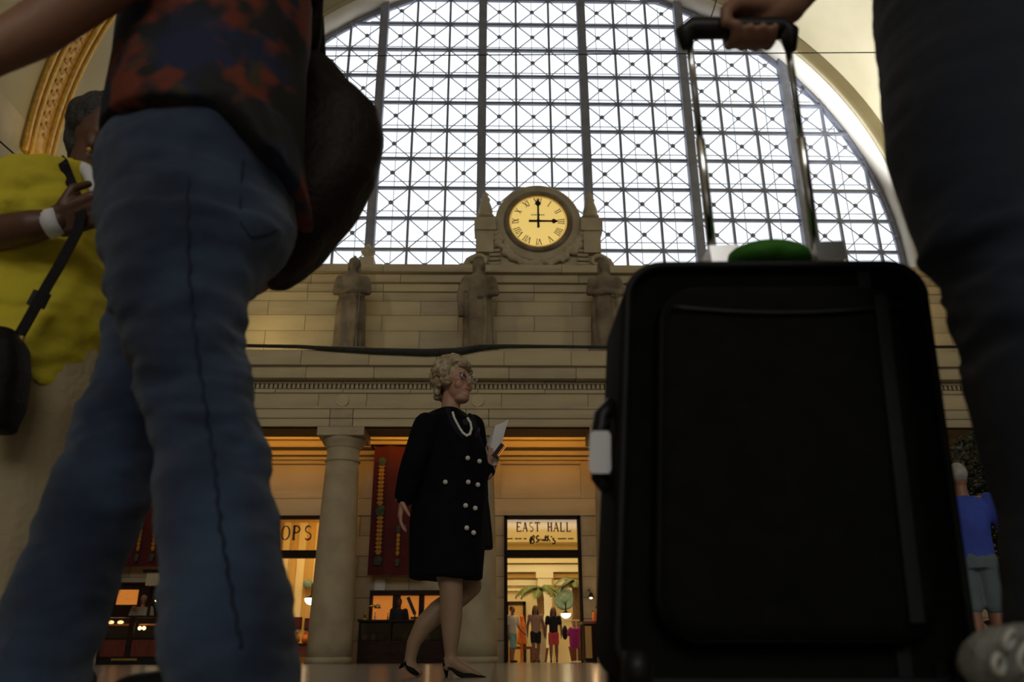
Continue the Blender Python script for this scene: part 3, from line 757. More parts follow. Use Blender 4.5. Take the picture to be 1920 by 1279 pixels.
# ---- statues on the ledge
def statue(px, label, pose, seed):
    c = at(px, 600, 24.9); x, Y, z0 = c.x, 24.9, 9.0
    t = thing('statue', label, 'statue', (x, Y, z0), 'robed statues on the ledge')
    H = 3.55; k = H / 1.76
    V = lambda a, b2, c_: Vector((x + a * k, Y + b2 * k, z0 + .25 + c_ * k))
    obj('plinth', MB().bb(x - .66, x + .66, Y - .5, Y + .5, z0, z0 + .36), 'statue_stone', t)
    mb = MB()
    rows = [(0, .265, .19), (.25, .255, .18), (.6, .245, .17), (.85, .235, .16), (1.0, .205, .14), (1.12, .185, .14), (1.28, .20, .14), (1.38, .19, .12), (1.43, .10, .08)]
    mb.loft([[V(rx * math.cos(a) * (1 + .06 * math.sin(a * 9 + zz * 3) * (zz < 1.05)), ry * math.sin(a) * (1 + .10 * math.sin(a * 9 + zz * 3) * (zz < 1.05)), zz) for a in [2 * math.pi * j / 40 for j in range(40)]] for zz, rx, ry in rows])
    mb.rc(V(0, 0, 1.40), .065 * k, V(0, -.02, 1.52), .062 * k)
    mb.ell(V(0, -.03, 1.60), (.085 * k, .095 * k, .12 * k)); mb.ell(V(0, -.125, 1.585), (.018 * k, .02 * k, .03 * k))
    for s in (-1, 1): mb.ell(V(s * .20, 0, 1.33), .085 * k)
    if pose == 0:
        mb.chain([(V(-.22, 0, 1.33), .072 * k), (V(-.27, -.06, 1.08), .06 * k), (V(-.04, -.19, 1.05), .045 * k)])
        mb.chain([(V(.22, 0, 1.33), .072 * k), (V(.27, -.06, 1.08), .06 * k), (V(.05, -.19, 1.05), .045 * k)])
        mb.ell(V(0, -.2, 1.06), (.09 * k, .05 * k, .05 * k))
    else:
        mb.chain([(V(-.22, 0, 1.33), .072 * k), (V(-.30, -.02, 1.05), .06 * k), (V(-.28, -.10, .80), .045 * k)])
        mb.chain([(V(.22, 0, 1.33), .072 * k), (V(.28, -.05, 1.08), .06 * k), (V(.07, -.19, .98), .045 * k), (V(.02, -.2, .97), .05 * k)])
    mb.chain([(V(.10, -.15, .98), .03 * k), (V(.12, -.20, .5), .035 * k), (V(.10, -.21, .08), .04 * k)])
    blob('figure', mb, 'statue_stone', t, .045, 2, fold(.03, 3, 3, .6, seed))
    hb = MB().ell(V(0, .01, 1.655), (.102 * k, .108 * k, .085 * k))
    for s in (-1, 1): hb.chain([(V(s * .085, .02, 1.62), .03 * k), (V(s * .085, .03, 1.50), .03 * k), (V(s * .07, .03, 1.43), .03 * k)])
    hb.ell(V(0, .05, 1.53), (.09 * k, .05 * k, .12 * k))
    hb.rc(V(0, .02, 1.70), .05 * k, V(0, .02, 1.76 if pose == 0 else 1.73), .03 * k)
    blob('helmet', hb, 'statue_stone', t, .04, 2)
    if pose == 0: obj('sword', MB().bar(V(.155, -.19, 1.02), V(.15, -.20, .05), .05, .04).bar(V(.08, -.2, .96), V(.24, -.2, .96), .04, .04), 'statue_stone', t)
    else: obj('scroll', MB().tube([V(-.30, -.13, .86), V(-.27, -.15, .62)], .045 * k, 12), 'statue_stone', t, True)
statue(657, 'leftmost helmeted stone statue with folded hands on the ledge', 0, 1)
statue(897, 'robed stone statue on the ledge directly above the walking woman', 1, 2)
statue(1137, 'robed stone statue on the ledge just left of the suitcase top', 0, 3)

# ---- banners, notice, counters
def banner(x0p, x1p, yt, yb, Y, label, strips):
    a, b2 = at(x0p, yt, Y), at(x1p, yb, Y); b_x = at(x1p, yt, Y).x
    t = thing('hanging_banner', label, 'banner', (a.x, Y, b2.z), 'red hanging banners')
    n = 14; mb = MB(); rings = []
    for i in range(n + 1):
        x = a.x + (b_x - a.x) * i / n; yy = Y + .03 * math.sin(i * 1.1)
        rings.append([(x, yy, b2.z), (x, yy, a.z), (x, yy + .02, a.z), (x, yy + .02, b2.z)])
    mb.loft(rings); obj('cloth', mb, 'banner_red', t, False)
    obj('rod', MB().tube([(a.x - .15, Y, a.z), (b_x + .1, Y, a.z)], .035, 8), 'dark_bronze', t, True)
    for bx_ in (a.x - .1, b_x + .06): obj('bracket', MB().bb(bx_ - .03, bx_ + .03, Y, YD - .005, a.z - .03, a.z + .03), 'dark_bronze', t)
    for sx, y0, y1, wd in strips:
        p0, p1 = at(sx, y0, Y - .06), at(sx, y1, Y - .06); px_ = p0.x; m2 = MB(); z = p1.z
        while z < p0.z - .06:
            m2.prism([(px_, z), (px_ + wd, z + .09), (px_, z + .18), (px_ - wd, z + .09)], Y - .07, Y - .05); z += .13
        m2.bb(px_ - wd * .55, px_ + wd * .55, Y - .062, Y - .045, p1.z, p0.z)
        obj('gold_pattern', m2, 'banner_gold', t)
        for zz in (p0.z + .17, p1.z - .17):
            o = obj('tassel', MB().lathe((px_, Y - .06, zz), [(.02, -.03), (wd, -.02), (wd * 1.15, 0), (wd, .03)], 14, 'Y').bb(px_ - wd * .8, px_ + wd * .8, Y - .08, Y - .05, zz - .14, zz - .05), 'banner_green', t)
    return t
banner(703, 800, 835, 1079, 26.3, 'long red banner with gold patterned strips between the column and the woman', [(716, 875, 948, .115), (713, 965, 1040, .115), (747, 1000, 1042, .065)])
banner(225, 330, 860, 1062, 26.3, 'red banner over the left food stall, seen between the jeans legs', [(264, 995, 1033, .06), (292, 993, 1033, .07)])
q = at(712, 1098, 26.9)
t = thing('wall_notice', 'small white notice on the wall under the red banner', 'notice', tuple(q))
obj('board', MB().bb(q.x - .16, q.x + .16, 26.93, 26.99, q.z - .19, q.z + .19), 'paper', t)
obj('frame', MB().bb(q.x - .19, q.x - .16, 26.92, 26.99, q.z - .22, q.z + .22).bb(q.x + .16, q.x + .19, 26.92, 26.99, q.z - .22, q.z + .22).bb(q.x - .19, q.x + .19, 26.92, 26.99, q.z + .19, q.z + .22), 'limestone_c', t)

# middle counter
Yc = 25.5
x0, x1, zt = at(671, 1200, Yc).x, at(850, 1200, Yc).x, at(760, 1166, Yc).z
t = thing('sales_counter', 'dark wooden sales counter with glass display front under the red banner', 'counter', ((x0 + x1) / 2, Yc, 0))
obj('body', MB().bb(x0, x1, Yc + .02, Yc + .45, 0, zt * .55).bb(x0, x0 + .06, Yc, Yc + .45, 0, zt).bb(x1 - .06, x1, Yc, Yc + .45, 0, zt).bb(x0, x1, Yc + .38, Yc + .45, 0, zt), 'dark_wood', t)
obj('counter_top', MB().bb(x0 - .04, x1 + .04, Yc - .04, Yc + .49, zt, zt + .06), 'dark_wood', t)
nb = 3
for i in range(nb):
    a = x0 + (x1 - x0) * i / nb; b2 = x0 + (x1 - x0) * (i + 1) / nb
    obj('glass_front', MB().bb(a + .07, b2 - .05, Yc, Yc + .02, zt * .56, zt - .03), 'case_glass', t)
    obj('stile', MB().bb(b2 - .05, b2 + .03, Yc - .01, Yc + .04, 0, zt), 'dark_wood', t)
    obj('shelf', MB().bb(a + .05, b2 - .04, Yc + .05, Yc + .38, zt * .75, zt * .77), 'dark_wood', t)
obj('toe_kick', MB().bb(x0 + .04, x1 - .04, Yc + .05, Yc + .38, 0, .08), 'black_plastic', t)
lamp = at(804, 1175, Yc - .05)
obj('display_lamp', MB().ell(lamp, (.05, .04, .06), k=10), 'spot_glow', t, True)
random.seed(11)
for i in range(9):
    a = x0 + .15 + (i // 3) * (x1 - x0) / 3 + (i % 3) * .25
    mm = ('orange_cloth', 'paper', 'verdigris', 'brown_leather', 'banner_gold')[i % 5]; h = random.uniform(.12, .24)
    tag(obj('jar', MB().lathe((a, Yc + .3, zt * .56), [(.06, 0), (.075, .04), (.075, h * .7), (.05, h * .8), (.05, h), (.03, h)], 12), mm, None, True), ('first', 'second', 'third', 'fourth', 'fifth', 'sixth', 'seventh', 'eighth', 'ninth')[i] + ' small jar from the left behind the glass of the sales counter', 'jar', 'jars inside the sales counter')
# back display with lit orange panels
Yp = 26.65
t = thing('display_cabinet', 'dark display cabinet with lit orange panels behind the sales counter', 'cabinet', (at(760, 1140, Yp).x, Yp, 0))
X = [at(x, 1140, Yp).x for x in (680, 694, 698, 737, 750, 786, 795, 832, 850)]
zt2, za_, zb2 = at(760, 1108, Yp).z, at(760, 1117, Yp).z, at(760, 1163, Yp).z
obj('cabinet_top', MB().bb(X[1], X[8], Yp - .25, 26.98, za_, zt2), 'dark_wood', t)
for a, b2 in ((X[1], X[2]), (X[3], X[4]), (X[5], X[6]), (X[7], X[8])): obj('upright', MB().bb(a, b2, Yp - .2, 26.98, 0, za_), 'dark_wood', t)
obj('base', MB().bb(X[1], X[8], Yp - .1, 26.98, 0, zb2), 'dark_wood', t)
for a, b2 in ((X[2], X[3]), (X[4], X[5]), (X[6], X[7])): obj('lit_panel', MB().bb(a, b2, Yp + .12, Yp + .16, zb2, za_), 'display_glow', t)
# things standing on the counter
def bottle(p, z0, m, label, g, s=1):
    tt = thing('bottle', label, 'bottle', (p.x, p.y, z0), g)
    b_ = obj('glass_body', MB().lathe((p.x, p.y, z0), [(.05 * s, 0), (.055 * s, .02 * s), (.055 * s, .2 * s), (.02 * s, .27 * s), (.02 * s, .36 * s)], 12), m, tt, True)
    obj('cap', MB().lathe((p.x, p.y, z0 + .36 * s), [(.025 * s, 0), (.025 * s, .04 * s), (.01 * s, .042 * s)], 10), 'dark_bronze', tt, True)
p = at(690, 1155, Yc + .3)
t = thing('gooseneck_lamp', 'bent brass lamp at the left end of the sales counter', 'lamp', (p.x, p.y, zt + .06))
obj('lamp_base', MB().lathe((at(685, 1160, Yc + .3).x, Yc + .3, zt + .06), [(.09, 0), (.09, .03), (.02, .04)], 14), 'brass', t, True)
g = [at(x, y, Yc + .3) for x, y in ((685, 1161), (683, 1150), (686, 1140), (695, 1136), (708, 1137))]
obj('neck', MB().tube(g, .035, 8), 'brass', t, True)
obj('lamp_head', MB().lathe(g[-1], [(.02, .06), (.07, .03), (.10, -.06), (.02, -.05)], 14), 'brass', t, True)
for i, (x, s, mm) in enumerate(((703, .55, 'paper'), (727, .5, 'orange_cloth'), (792, .6, 'verdigris'), (815, .6, 'brown_leather'))):
    bottle(at(x, 1160, Yc + .35), zt + .06, mm, ('short pale', 'short orange', 'green', 'dark brown')[i] + ' bottle standing on the sales counter', 'bottles on the sales counter', s)
# clerk silhouette between the panels and the angled dark sign
q = at(757, 1140, 26.1)
t = thing('easel_sign', 'dark slanted board standing before the orange panels', 'board', (q.x, 26.1, 1.1))
a, b2 = at(765, 1120, 26.1), at(778, 1152, 26.1)
obj('board', MB().bar(a, b2, .10, .05), 'black_plastic', t); obj('foot', MB().bb(b2.x - .12, b2.x + .12, 26.0, 26.2, zt + .1, zt + .16), 'black_plastic', t)
obj('stand', MB().bar(b2, Vector((b2.x, 26.1, 0.0)), .04, .04), 'black_plastic', t)

# television on its cabinet
Yt = 25.56
x0, x1 = at(857, 1200, Yt).x, at(906, 1200, Yt).x; zt3 = at(880, 1163, Yt).z
t = thing('low_cabinet', 'plain dark wooden cabinet under the television, beside the column', 'cabinet', ((x0 + x1) / 2, Yt, 0))
obj('body', MB().bb(x0, x1, Yt, Yt + .6, .08, zt3), 'dark_wood', t); obj('top', MB().bb(x0 - .03, x1 + .03, Yt - .03, Yt + .63, zt3, zt3 + .05), 'dark_wood', t)
obj('plinth', MB().bb(x0 + .04, x1 - .04, Yt + .04, Yt + .6, 0, .08), 'black_plastic', t)
for a, b2 in ((x0 + .03, (x0 + x1) / 2 - .01), ((x0 + x1) / 2 + .01, x1 - .03)):
    dd = obj('door', MB().bb(a, b2, Yt - .02, Yt, .12, zt3 - .04), 'dark_wood', t); obj('knob', MB().ell(((a + b2) / 2, Yt - .04, zt3 * .6), .02, k=8), 'brass', dd)
a, b2 = at(859, 1114, Yt + .2), at(895, 1158, Yt + .2); bx = at(895, 1114, Yt + .2).x
t = thing('television', 'small television showing a bright blue and white picture behind the woman legs', 'television', ((a.x + bx) / 2, Yt + .2, zt3 + .05))
obj('housing', MB().bb(a.x, bx, Yt + .2, Yt + .42, b2.z, a.z), 'black_plastic', t)
obj('screen', MB().bb(a.x + .06, bx - .05, Yt + .18, Yt + .2, b2.z + .05, a.z - .06), 'screen_picture', t)
obj('stand', MB().bb((a.x + bx) / 2 - .12, (a.x + bx) / 2 + .12, Yt + .2, Yt + .4, zt3 + .05, b2.z), 'black_plastic', t)

# right counter by the hall door
Yr = 25.7
x0, x1, ztr = at(1096, 1200, Yr).x, at(1140, 1200, Yr).x, at(1118, 1170, Yr).z
t = thing('wooden_counter', 'brown wooden counter standing right of the hall doorway', 'counter', ((x0 + x1) / 2, Yr, 0))
obj('body', MB().bb(x0, x1, Yr, Yr + .8, .06, ztr), 'dark_wood', t)
obj('counter_top', MB().bb(x0 - .05, x1 + .05, Yr - .05, Yr + .85, ztr, ztr + .07), 'red_wood', t)
for i in range(3):
    a = x0 + (x1 - x0) * i / 3; obj('panel', MB().bb(a + .02, a + (x1 - x0) / 3 - .02, Yr - .02, Yr, .12, ztr - .06), ('ochre_wall', 'dark_wood', 'dark_wood')[i], t)
obj('plinth', MB().bb(x0 + .03, x1 - .03, Yr + .03, Yr + .78, 0, .06), 'black_plastic', t)
for i, (x, s, mm) in enumerate(((1112, .8, 'orange_cloth'), (1120, 1.1, 'orange_cloth'), (1127, .6, 'paper'), (1134, 1.35, 'white_paint'))):
    bottle(at(x, 1165, Yr + .3), ztr + .07, mm, ('small orange', 'tall orange', 'small white', 'tallest white')[i] + ' bottle on the counter right of the doorway', 'bottles on the right counter', s)
p = at(1124, 1158, Yr + .1)
light('counter_spot', 'POINT', (p.x - .2, Yr - .15, ztr + .75), (0, 0, 0), 9, (1, .62, .3), .05)
q = at(1108, 1118, 26.2)
t = thing('spot_lamp', 'small dark spot lamp over the right counter', 'lamp', tuple(q))
obj('hood', MB().lathe(q, [(.03, .10), (.06, .06), (.09, -.04), (.08, -.04)], 14), 'black_plastic', t, True)
obj('bulb', MB().ell(q - Vector((0, 0, .05)), (.05, .05, .03), k=10), 'spot_glow', t, True)
obj('arm', MB().tube([q + Vector((0, .0, .08)), q + Vector((0, .4, .22)), q + Vector((0, .78, .22))], .02, 6), 'black_plastic', t)
q = at(1170, 1152, 23.4)
t = thing('table_lamp', 'golden lamp shade beside the column, half hidden by the suitcase', 'lamp', (q.x, 23.4, 0))
obj('shade', MB().lathe(q, [(.10, .24), (.30, -.22), (.28, -.22), (.08, .22)], 20), 'banner_gold', t, True)
obj('pole', MB().tube([(q.x, 23.4, 0.03), (q.x, 23.4, q.z + .1)], .025, 8), 'brass', t); obj('base', MB().lathe((q.x, 23.4, 0), [(.18, 0), (.18, .03), (.03, .05)], 16), 'brass', t)

# left food stall
Ys = 24.2
x0, x1, zts = at(186, 1200, Ys).x, at(310, 1200, Ys).x, at(250, 1158, Ys).z
t = thing('food_stall', 'dark stall counter with red wooden panels and lit display, seen between the jeans legs', 'stall', ((x0 + x1) / 2, Ys, 0))
obj('plinth', MB().bb(x0, x1, Ys, Ys + .8, 0, .14), 'black_plastic', t)
obj('body', MB().bb(x0, x1, Ys + .02, Ys + .8, .14, zts * .55).bb(x0, x1, Ys + .7, Ys + .8, .14, zts), 'dark_wood', t)
xm = at(243, 1200, Ys).x
for a, b2 in ((x0 + .04, xm - .08), (xm + .08, x1 - .06)):
    obj('panel', MB().bb(a, b2, Ys - .02, Ys + .02, .2, zts * .52), 'red_wood', t)
    obj('display_pane', MB().bb(a, b2, Ys, Ys + .02, zts * .55, zts - .02), 'case_glass', t)
    obj('lit_shelf', MB().bb(a + .03, b2 - .03, Ys + .2, Ys + .5, zts * .84, zts * .87), 'display_glow', t)
for a in (x0, xm - .07, x1 - .05): obj('post', MB().bb(a, a + .08 + (.06 if a == xm - .07 else 0), Ys - .03, Ys + .1, .14, zts), 'dark_wood', t)
obj('counter_top', MB().bb(x0 - .05, x1 + .05, Ys - .05, Ys + .85, zts, zts + .05), 'dark_wood', t)
obj('foot_plate', MB().bb(xm - .4, xm + .3, Ys - .05, Ys, .10, .16), 'brass', t)
for x in (208, 226): obj('display_lamp', MB().ell(at(x, 1167, Ys + .25), (.09, .05, .05), k=10), 'spot_glow', t, True)
for x in (262, 270): obj('display_lamp', MB().ell(at(x, 1178, Ys + .1), .055, k=10), 'lamp_glow', t, True)
zsgn = at(260, 1085, Ys + .6).z
obj('canopy', MB().bb(x0 + .9, x1 + .1, Ys + .3, Ys + .8, zsgn - .22, zsgn + .14), 'limestone_c', t)
obj('canopy_rail', MB().bb(x0 + .8, x1 + .1, Ys + .25, Ys + .85, zsgn + .14, zsgn + .22), 'dark_bronze', t)
for a in (x0 + .9, x1): obj('canopy_post', MB().bb(a, a + .07, Ys + .7, Ys + .77, zts, zsgn), 'dark_bronze', t)
obj('menu_board', MB().bb(at(220, 1120, Ys + .7).x, at(258, 1120, Ys + .7).x, Ys + .68, Ys + .72, at(240, 1134, Ys + .7).z, at(240, 1106, Ys + .7).z), 'display_glow', t)
Yk = 26.35  # added backdrop that keeps the space behind the vendor dark
x0, x1, zk = at(200, 1150, Yk).x, at(335, 1150, Yk).x, at(260, 1096, Yk).z
t = thing('stall_backdrop', 'tall dark backdrop with doors, added behind the stall vendor', 'cabinet', ((x0 + x1) / 2, Yk, 0))
obj('body', MB().bb(x0, x1, Yk + .04, 26.95, 0, zk), 'dark_wood', t)
for i in range(3):
    a = x0 + (x1 - x0) * i / 3; b2 = x0 + (x1 - x0) * (i + 1) / 3
    dd = obj('door', MB().bb(a + .03, b2 - .03, Yk, Yk + .04, .1, zk - .06), 'dark_wood', t); obj('knob', MB().ell((b2 - .08, Yk - .02, zk * .5), .025, k=8), 'brass', dd)
obj('top', MB().bb(x0 - .04, x1 + .04, Yk - .04, 26.97, zk, zk + .06), 'dark_wood', t)
q = at(304, 1126, Ys + .4)
t = thing('stall_lamp', 'white glowing dish lamp hanging at the right of the food stall', 'lamp', tuple(q))
obj('shade', MB().lathe(q, [(.02, .14), (.08, .10), (.22, .02), (.22, 0)], 18), 'banner_red', t, True); obj('bulb', MB().ell(q - Vector((0, 0, .01)), (.19, .19, .05), k=12), 'lamp_glow', t, True)
obj('cord', MB().tube([q + Vector((0, 0, .12)), (q.x, q.y, zsgn - .2)], .01, 6), 'black_plastic', t)

# ------------------------------------------------------------------ people at a distance
def figure(label, loc, H, heading, top, bottom, hair, skin, sleeve=.5, bot_len=.5, arms=((.02, .0), (.02, .0)), stride=0.0, long_hair=False, shoes='black_cloth', group=None, cat='person', voxel=.016, girth=1.0, strap=None, lean=0):
    """a standing person with the proportions of the photo; heading 0 looks towards -Y"""
    t = thing('person', label, cat, tuple(loc), group)
    R = Matrix.Rotation(heading, 3, 'Z'); B = Vector(loc)
    V = lambda x, y, z: B + R @ Vector((x * H, y * H, z * H))
    g = girth
    hip = [V(s * .048, 0, .50) for s in (-1, 1)]
    foot = [V(-.052, -stride, .035), V(.052, stride, .035)]
    knee = [V(-.050, -stride * .6 - .012, .275), V(.050, stride * .4 - .015, .275)]
    sh = [V(s * .103 * g, 0, .795) for s in (-1, 1)]
    el = [V(s * (.125 * g + a[0]), a[1] * .35 + .01, .625) for s, a in zip((-1, 1), arms)]
    wr = [V(s * (.125 * g + a[0]), a[1] - .02, .475 + abs(a[1]) * .6) for s, a in zip((-1, 1), arms)]
    h = lambda v: v * H
    mb = MB()
    for i in (0, 1):
        mb.chain([(hip[i], h(.052)), (knee[i], h(.034)), (knee[i].lerp(foot[i], .35), h(.033)), (foot[i] + Vector((0, 0, h(.02))), h(.019))])
        mb.rc(foot[i], h(.02), foot[i] + R @ Vector((0, -h(.075), -h(.012))), h(.018))
        mb.chain([(sh[i], h(.032)), (el[i], h(.024)), (wr[i], h(.017))])
        d = (wr[i] - el[i]).normalized(); mb.ell(wr[i] + d * h(.03), (h(.014), h(.022), h(.030)), k=10)
        for q in range(4): mb.rc(wr[i] + d * h(.045) + R @ Vector((0, h(.010 * (q - 1.5)), 0)), h(.0065), wr[i] + d * h(.085) + R @ Vector((0, h(.010 * (q - 1.5) - .006), 0)), h(.0055), 8)
        mb.rc(wr[i] + d * h(.02) + R @ Vector((0, -h(.018), 0)), h(.007), wr[i] + d * h(.055) + R @ Vector((0, -h(.032), 0)), h(.006), 8)
    mb.chain([(V(0, 0, .51), h(.045)), (V(0, 0, .60), h(.045)), (V(0, .0, .72), h(.045)), (V(0, .01, .80), h(.035))])
    mb.rc(sh[0], h(.03), sh[1], h(.03)); mb.rc(V(0, .008, .81), h(.032), V(0, 0, .88), h(.03))
    mb.ell(V(0, -.004, .928), (h(.042), h(.052), h(.064)), R); mb.ell(V(0, -.055, .922), (h(.007), h(.012), h(.014)), R); mb.ell(V(0, -.04, .885), (h(.02), h(.018), h(.015)), R)
    blob('body', mb, skin, t, voxel * .8, 2)
    mb = MB()                                    # top
    rows = [(.485, .088, .062), (.56, .083, .060), (.62, .082, .060), (.70, .092, .064), (.76, .102, .062), (.80, .088, .05), (.825, .045, .036)]
    mb.loft([[V(rx * g * math.cos(a), ry * g * math.sin(a), zz) for a in [2 * math.pi * j / 24 for j in range(24)]] for zz, rx, ry in rows])
    for i in (0, 1):
        e = sh[i].lerp(el[i], min(1, sleeve * 2)); mb.rc(sh[i], h(.044), e, h(.037))
        if sleeve > .5: mb.rc(el[i], h(.035), el[i].lerp(wr[i], sleeve * 2 - 1), h(.028))
    blob('top', mb, top, t, voxel, 2, fold(.006, 9, 9, 5))
    mb = MB()                                    # trousers, shorts or skirt
    mb.loft([[V(rx * g * math.cos(a), ry * g * math.sin(a), zz) for a in [2 * math.pi * j / 20 for j in range(20)]] for zz, rx, ry in ((.55, .078, .058), (.50, .088, .064), (.46, .088, .062))])
    for i in (0, 1):
        if bot_len <= .5: mb.rc(hip[i], h(.056), hip[i].lerp(knee[i], bot_len * 2), h(.050))
        else: mb.chain([(hip[i], h(.056)), (knee[i], h(.046)), (knee[i].lerp(foot[i], (bot_len * 2 - 1)), h(.040))])
    blob('bottoms', mb, bottom, t, voxel, 2)
    mb = MB().ell(V(0, .012, .945), (h(.047), h(.052), h(.055)), R)
    if long_hair:
        for s in (-1, 1): mb.chain([(V(s * .034, .014, .93), h(.022)), (V(s * .045, .01, .86), h(.022)), (V(s * .05, -.01, .80), h(.016))])
        mb.rc(V(0, .03, .92), h(.04), V(0, .045, .80), h(.035))
    blob('hair', mb, hair, t, voxel * .8, 1)
    for i in (0, 1):
        blob('shoe', MB().rc(foot[i] + R @ Vector((0, h(.012), -h(.012))), h(.0225), foot[i] + R @ Vector((0, -h(.08), -h(.014))), h(.0205)), shoes, t, voxel * .8, 1)
    return t
def ground(px, Y, y=1240): p = at(px, y, Y); return Vector((p.x, Y, 0))
figure('person in pale shirt and aqua shorts at the left of the hall doorway', ground(961, 27.9), 1.72, .9, 'white_shirt', 'aqua_shorts', 'hair_brown', 'skin_tan', .35, .48, ((.0, .0), (.02, -.10)), .05, girth=1.1)
figure('person in peach top and black shorts walking through the hall doorway', ground(1005, 27.8), 1.74, .1, 'peach_top', 'black_cloth', 'hair_brown', 'skin_tan', .1, .32, ((.02, .05), (.03, -.02)), .08, True)
figure('person in black top and pink shorts walking through the hall doorway', ground(1039, 27.7), 1.68, -.1, 'black_cloth', 'pink_shorts', 'hair_brown', 'skin_tan', .3, .36, ((.02, .0), (.02, .03)), .07, True)
figure('vendor in grey shirt standing behind the left food stall', ground(252, 25.6), 1.92, .4, 'grey_shirt', 'black_cloth', 'hair_grey', 'skin_tan', .4, .95, ((.02, -.05), (.02, -.06)), 0, girth=1.15)
figure('dark clothed clerk standing before the orange display panels', ground(744, 26.3), 1.86, .2, 'black_cloth', 'black_cloth', 'hair_dark', 'skin_brown', .8, .95, ((.0, -.02), (.02, -.03)), 0)
bl = figure('person in blue shirt and grey shorts standing right of the suitcase', Vector((at(1818, 1000, 7.4).x, 7.4, 0)), 1.76, 2.7, 'blue_shirt', 'grey_shorts', 'hair_grey', 'skin_tan', .42, .47, ((.025, .0), (.03, .02)), .03, shoes='grey_shorts', voxel=.012, girth=1.15)

# clothes rack with magenta dress and the orange garment in the hall
q = ground(1078, 28.2)
t = thing('clothes_stand', 'pale metal clothes stand in the hall doorway', 'clothes stand', tuple(q))
obj('pole', MB().tube([q + Vector((.08, 0, .03)), q + Vector((.08, 0, 1.30))], .022, 8), 'cream_white', t); obj('base', MB().lathe(q + Vector((.08, 0, 0)), [(.22, 0), (.22, .02), (.03, .05)], 16), 'cream_white', t)
obj('cross_bar', MB().tube([q + Vector((-.42, 0, 1.27)), q + Vector((.45, 0, 1.27))], .018, 8), 'cream_white', t)
mb = MB().secs([(1178, 1066, 1089, 28.15, .10), (1190, 1067, 1088, 28.15, .11), (1205, 1068, 1087, 28.15, .12), (1216, 1069, 1087, 28.15, .12)])
mb.rc(at(1069, 1180, 28.15), .07, at(1066, 1190, 28.15), .06); mb.rc(at(1086, 1180, 28.15), .07, at(1089, 1190, 28.15), .06)
tag(blob('dress', mb, 'magenta', None, .025, 2, fold(.02, 14, 14, 2)), 'bright magenta dress hanging on the pale clothes stand', 'dress')
for i, (x, mm) in enumerate(((1059, 'black_cloth'), (1072, 'white_shirt'), (1090, 'dark_wood'))):
    p = at(x, 1176, 28.45)
    tag(blob('hanging_garment', MB().ell(p - Vector((0, 0, .18)), (.10, .07, .22)).ell(p, (.05, .04, .06)), mm, None, .02, 2), ('black', 'pale', 'brown')[i] + ' garment on the rack behind the magenta dress', 'garment', 'garments on the rack')
p = at(978, 1195, 29.2)
tag(blob('orange_dress', MB().secs([(1160, 975, 982, 29.2, .08), (1172, 973, 985, 29.2, .12), (1195, 970, 987, 29.2, .18), (1208, 969, 988, 29.2, .2)]).ell(at(978, 1158, 29.2), .08).tube([at(978, 1200, 29.2), Vector((at(978, 1200, 29.2).x, 29.2, 0))], .05), 'orange_cloth', None, .03, 2, fold(.02, 10, 10, 2)), 'glowing orange dress on a form in the hall doorway', 'dress')
q = ground(978, 29.3)
t = thing('display_bench', 'low reddish bench in the hall doorway', 'bench', (q.x, 29.55, 0))
obj('bench_top', MB().bb(q.x - .4, q.x + .4, 29.4, 29.8, .42, .50), 'terracotta', t)
for s in (-.35, .35): obj('leg', MB().bb(q.x + s - .05, q.x + s + .05, 29.42, 29.78, 0, .42), 'terracotta', t)
q = ground(1017, 29.0)
tag(obj('floor_vase', MB().lathe((q.x, 29.0, 0), [(.05, 0), (.08, .05), (.13, .5), (.15, .8), (.11, .95), (.13, 1.02), (.05, 1.0)], 16), 'cream_white', None, True), 'tall tapering white floor vase between the walking people', 'vase')

# ------------------------------------------------------------------ leafy tree at the right
random.seed(21)
c = at(1850, 900, 13.0)
t = thing('potted_tree', 'dark leafy potted tree behind the person in blue', 'tree', (c.x, 13, 0))
obj('pot', MB().lathe((c.x, 13, 0), [(.32, 0), (.42, .55), (.46, .6), (.42, .62), (.1, .56)], 18), 'dark_wood', t, True)
obj('trunk', MB().tube([(c.x, 13, .5), (c.x + .05, 13, 1.4), (c.x - .03, 13, 2.4)], [.08, .06, .04], 8), 'palm_trunk', t, True)
mb = MB()
for i in range(2600):
    a, v, r_ = random.uniform(0, 2 * math.pi), random.uniform(-1, 1), random.random() ** .45
    rr = math.sqrt(1 - v * v) * r_
    p = Vector((c.x + .78 * rr * math.cos(a), 13 + .7 * rr * math.sin(a), 2.35 + 1.25 * v * r_))
    d = Vector((random.uniform(-1, 1), random.uniform(-1, 1), random.uniform(-.8, .6))).normalized(); s = d.orthogonal().normalized(); up = d.cross(s) * .008
    mb.add([p - d * .09, p + s * .035 + up, p + d * .09, p - s * .035 + up], [(0, 1, 2), (0, 2, 3)])
obj('foliage', mb, 'leaf_dark', t, kind='stuff')
q = at(1874, 1112, 12.0)
tag(obj('garden_urn', MB().lathe((q.x, 12, 0), [(.20, 0), (.20, .8), (.24, .82), (.26, q.z - .1), (.16, q.z + .1), (.03, q.z + .12)], 18), 'terracotta', None, True), 'rounded terracotta urn beside the potted tree', 'urn')

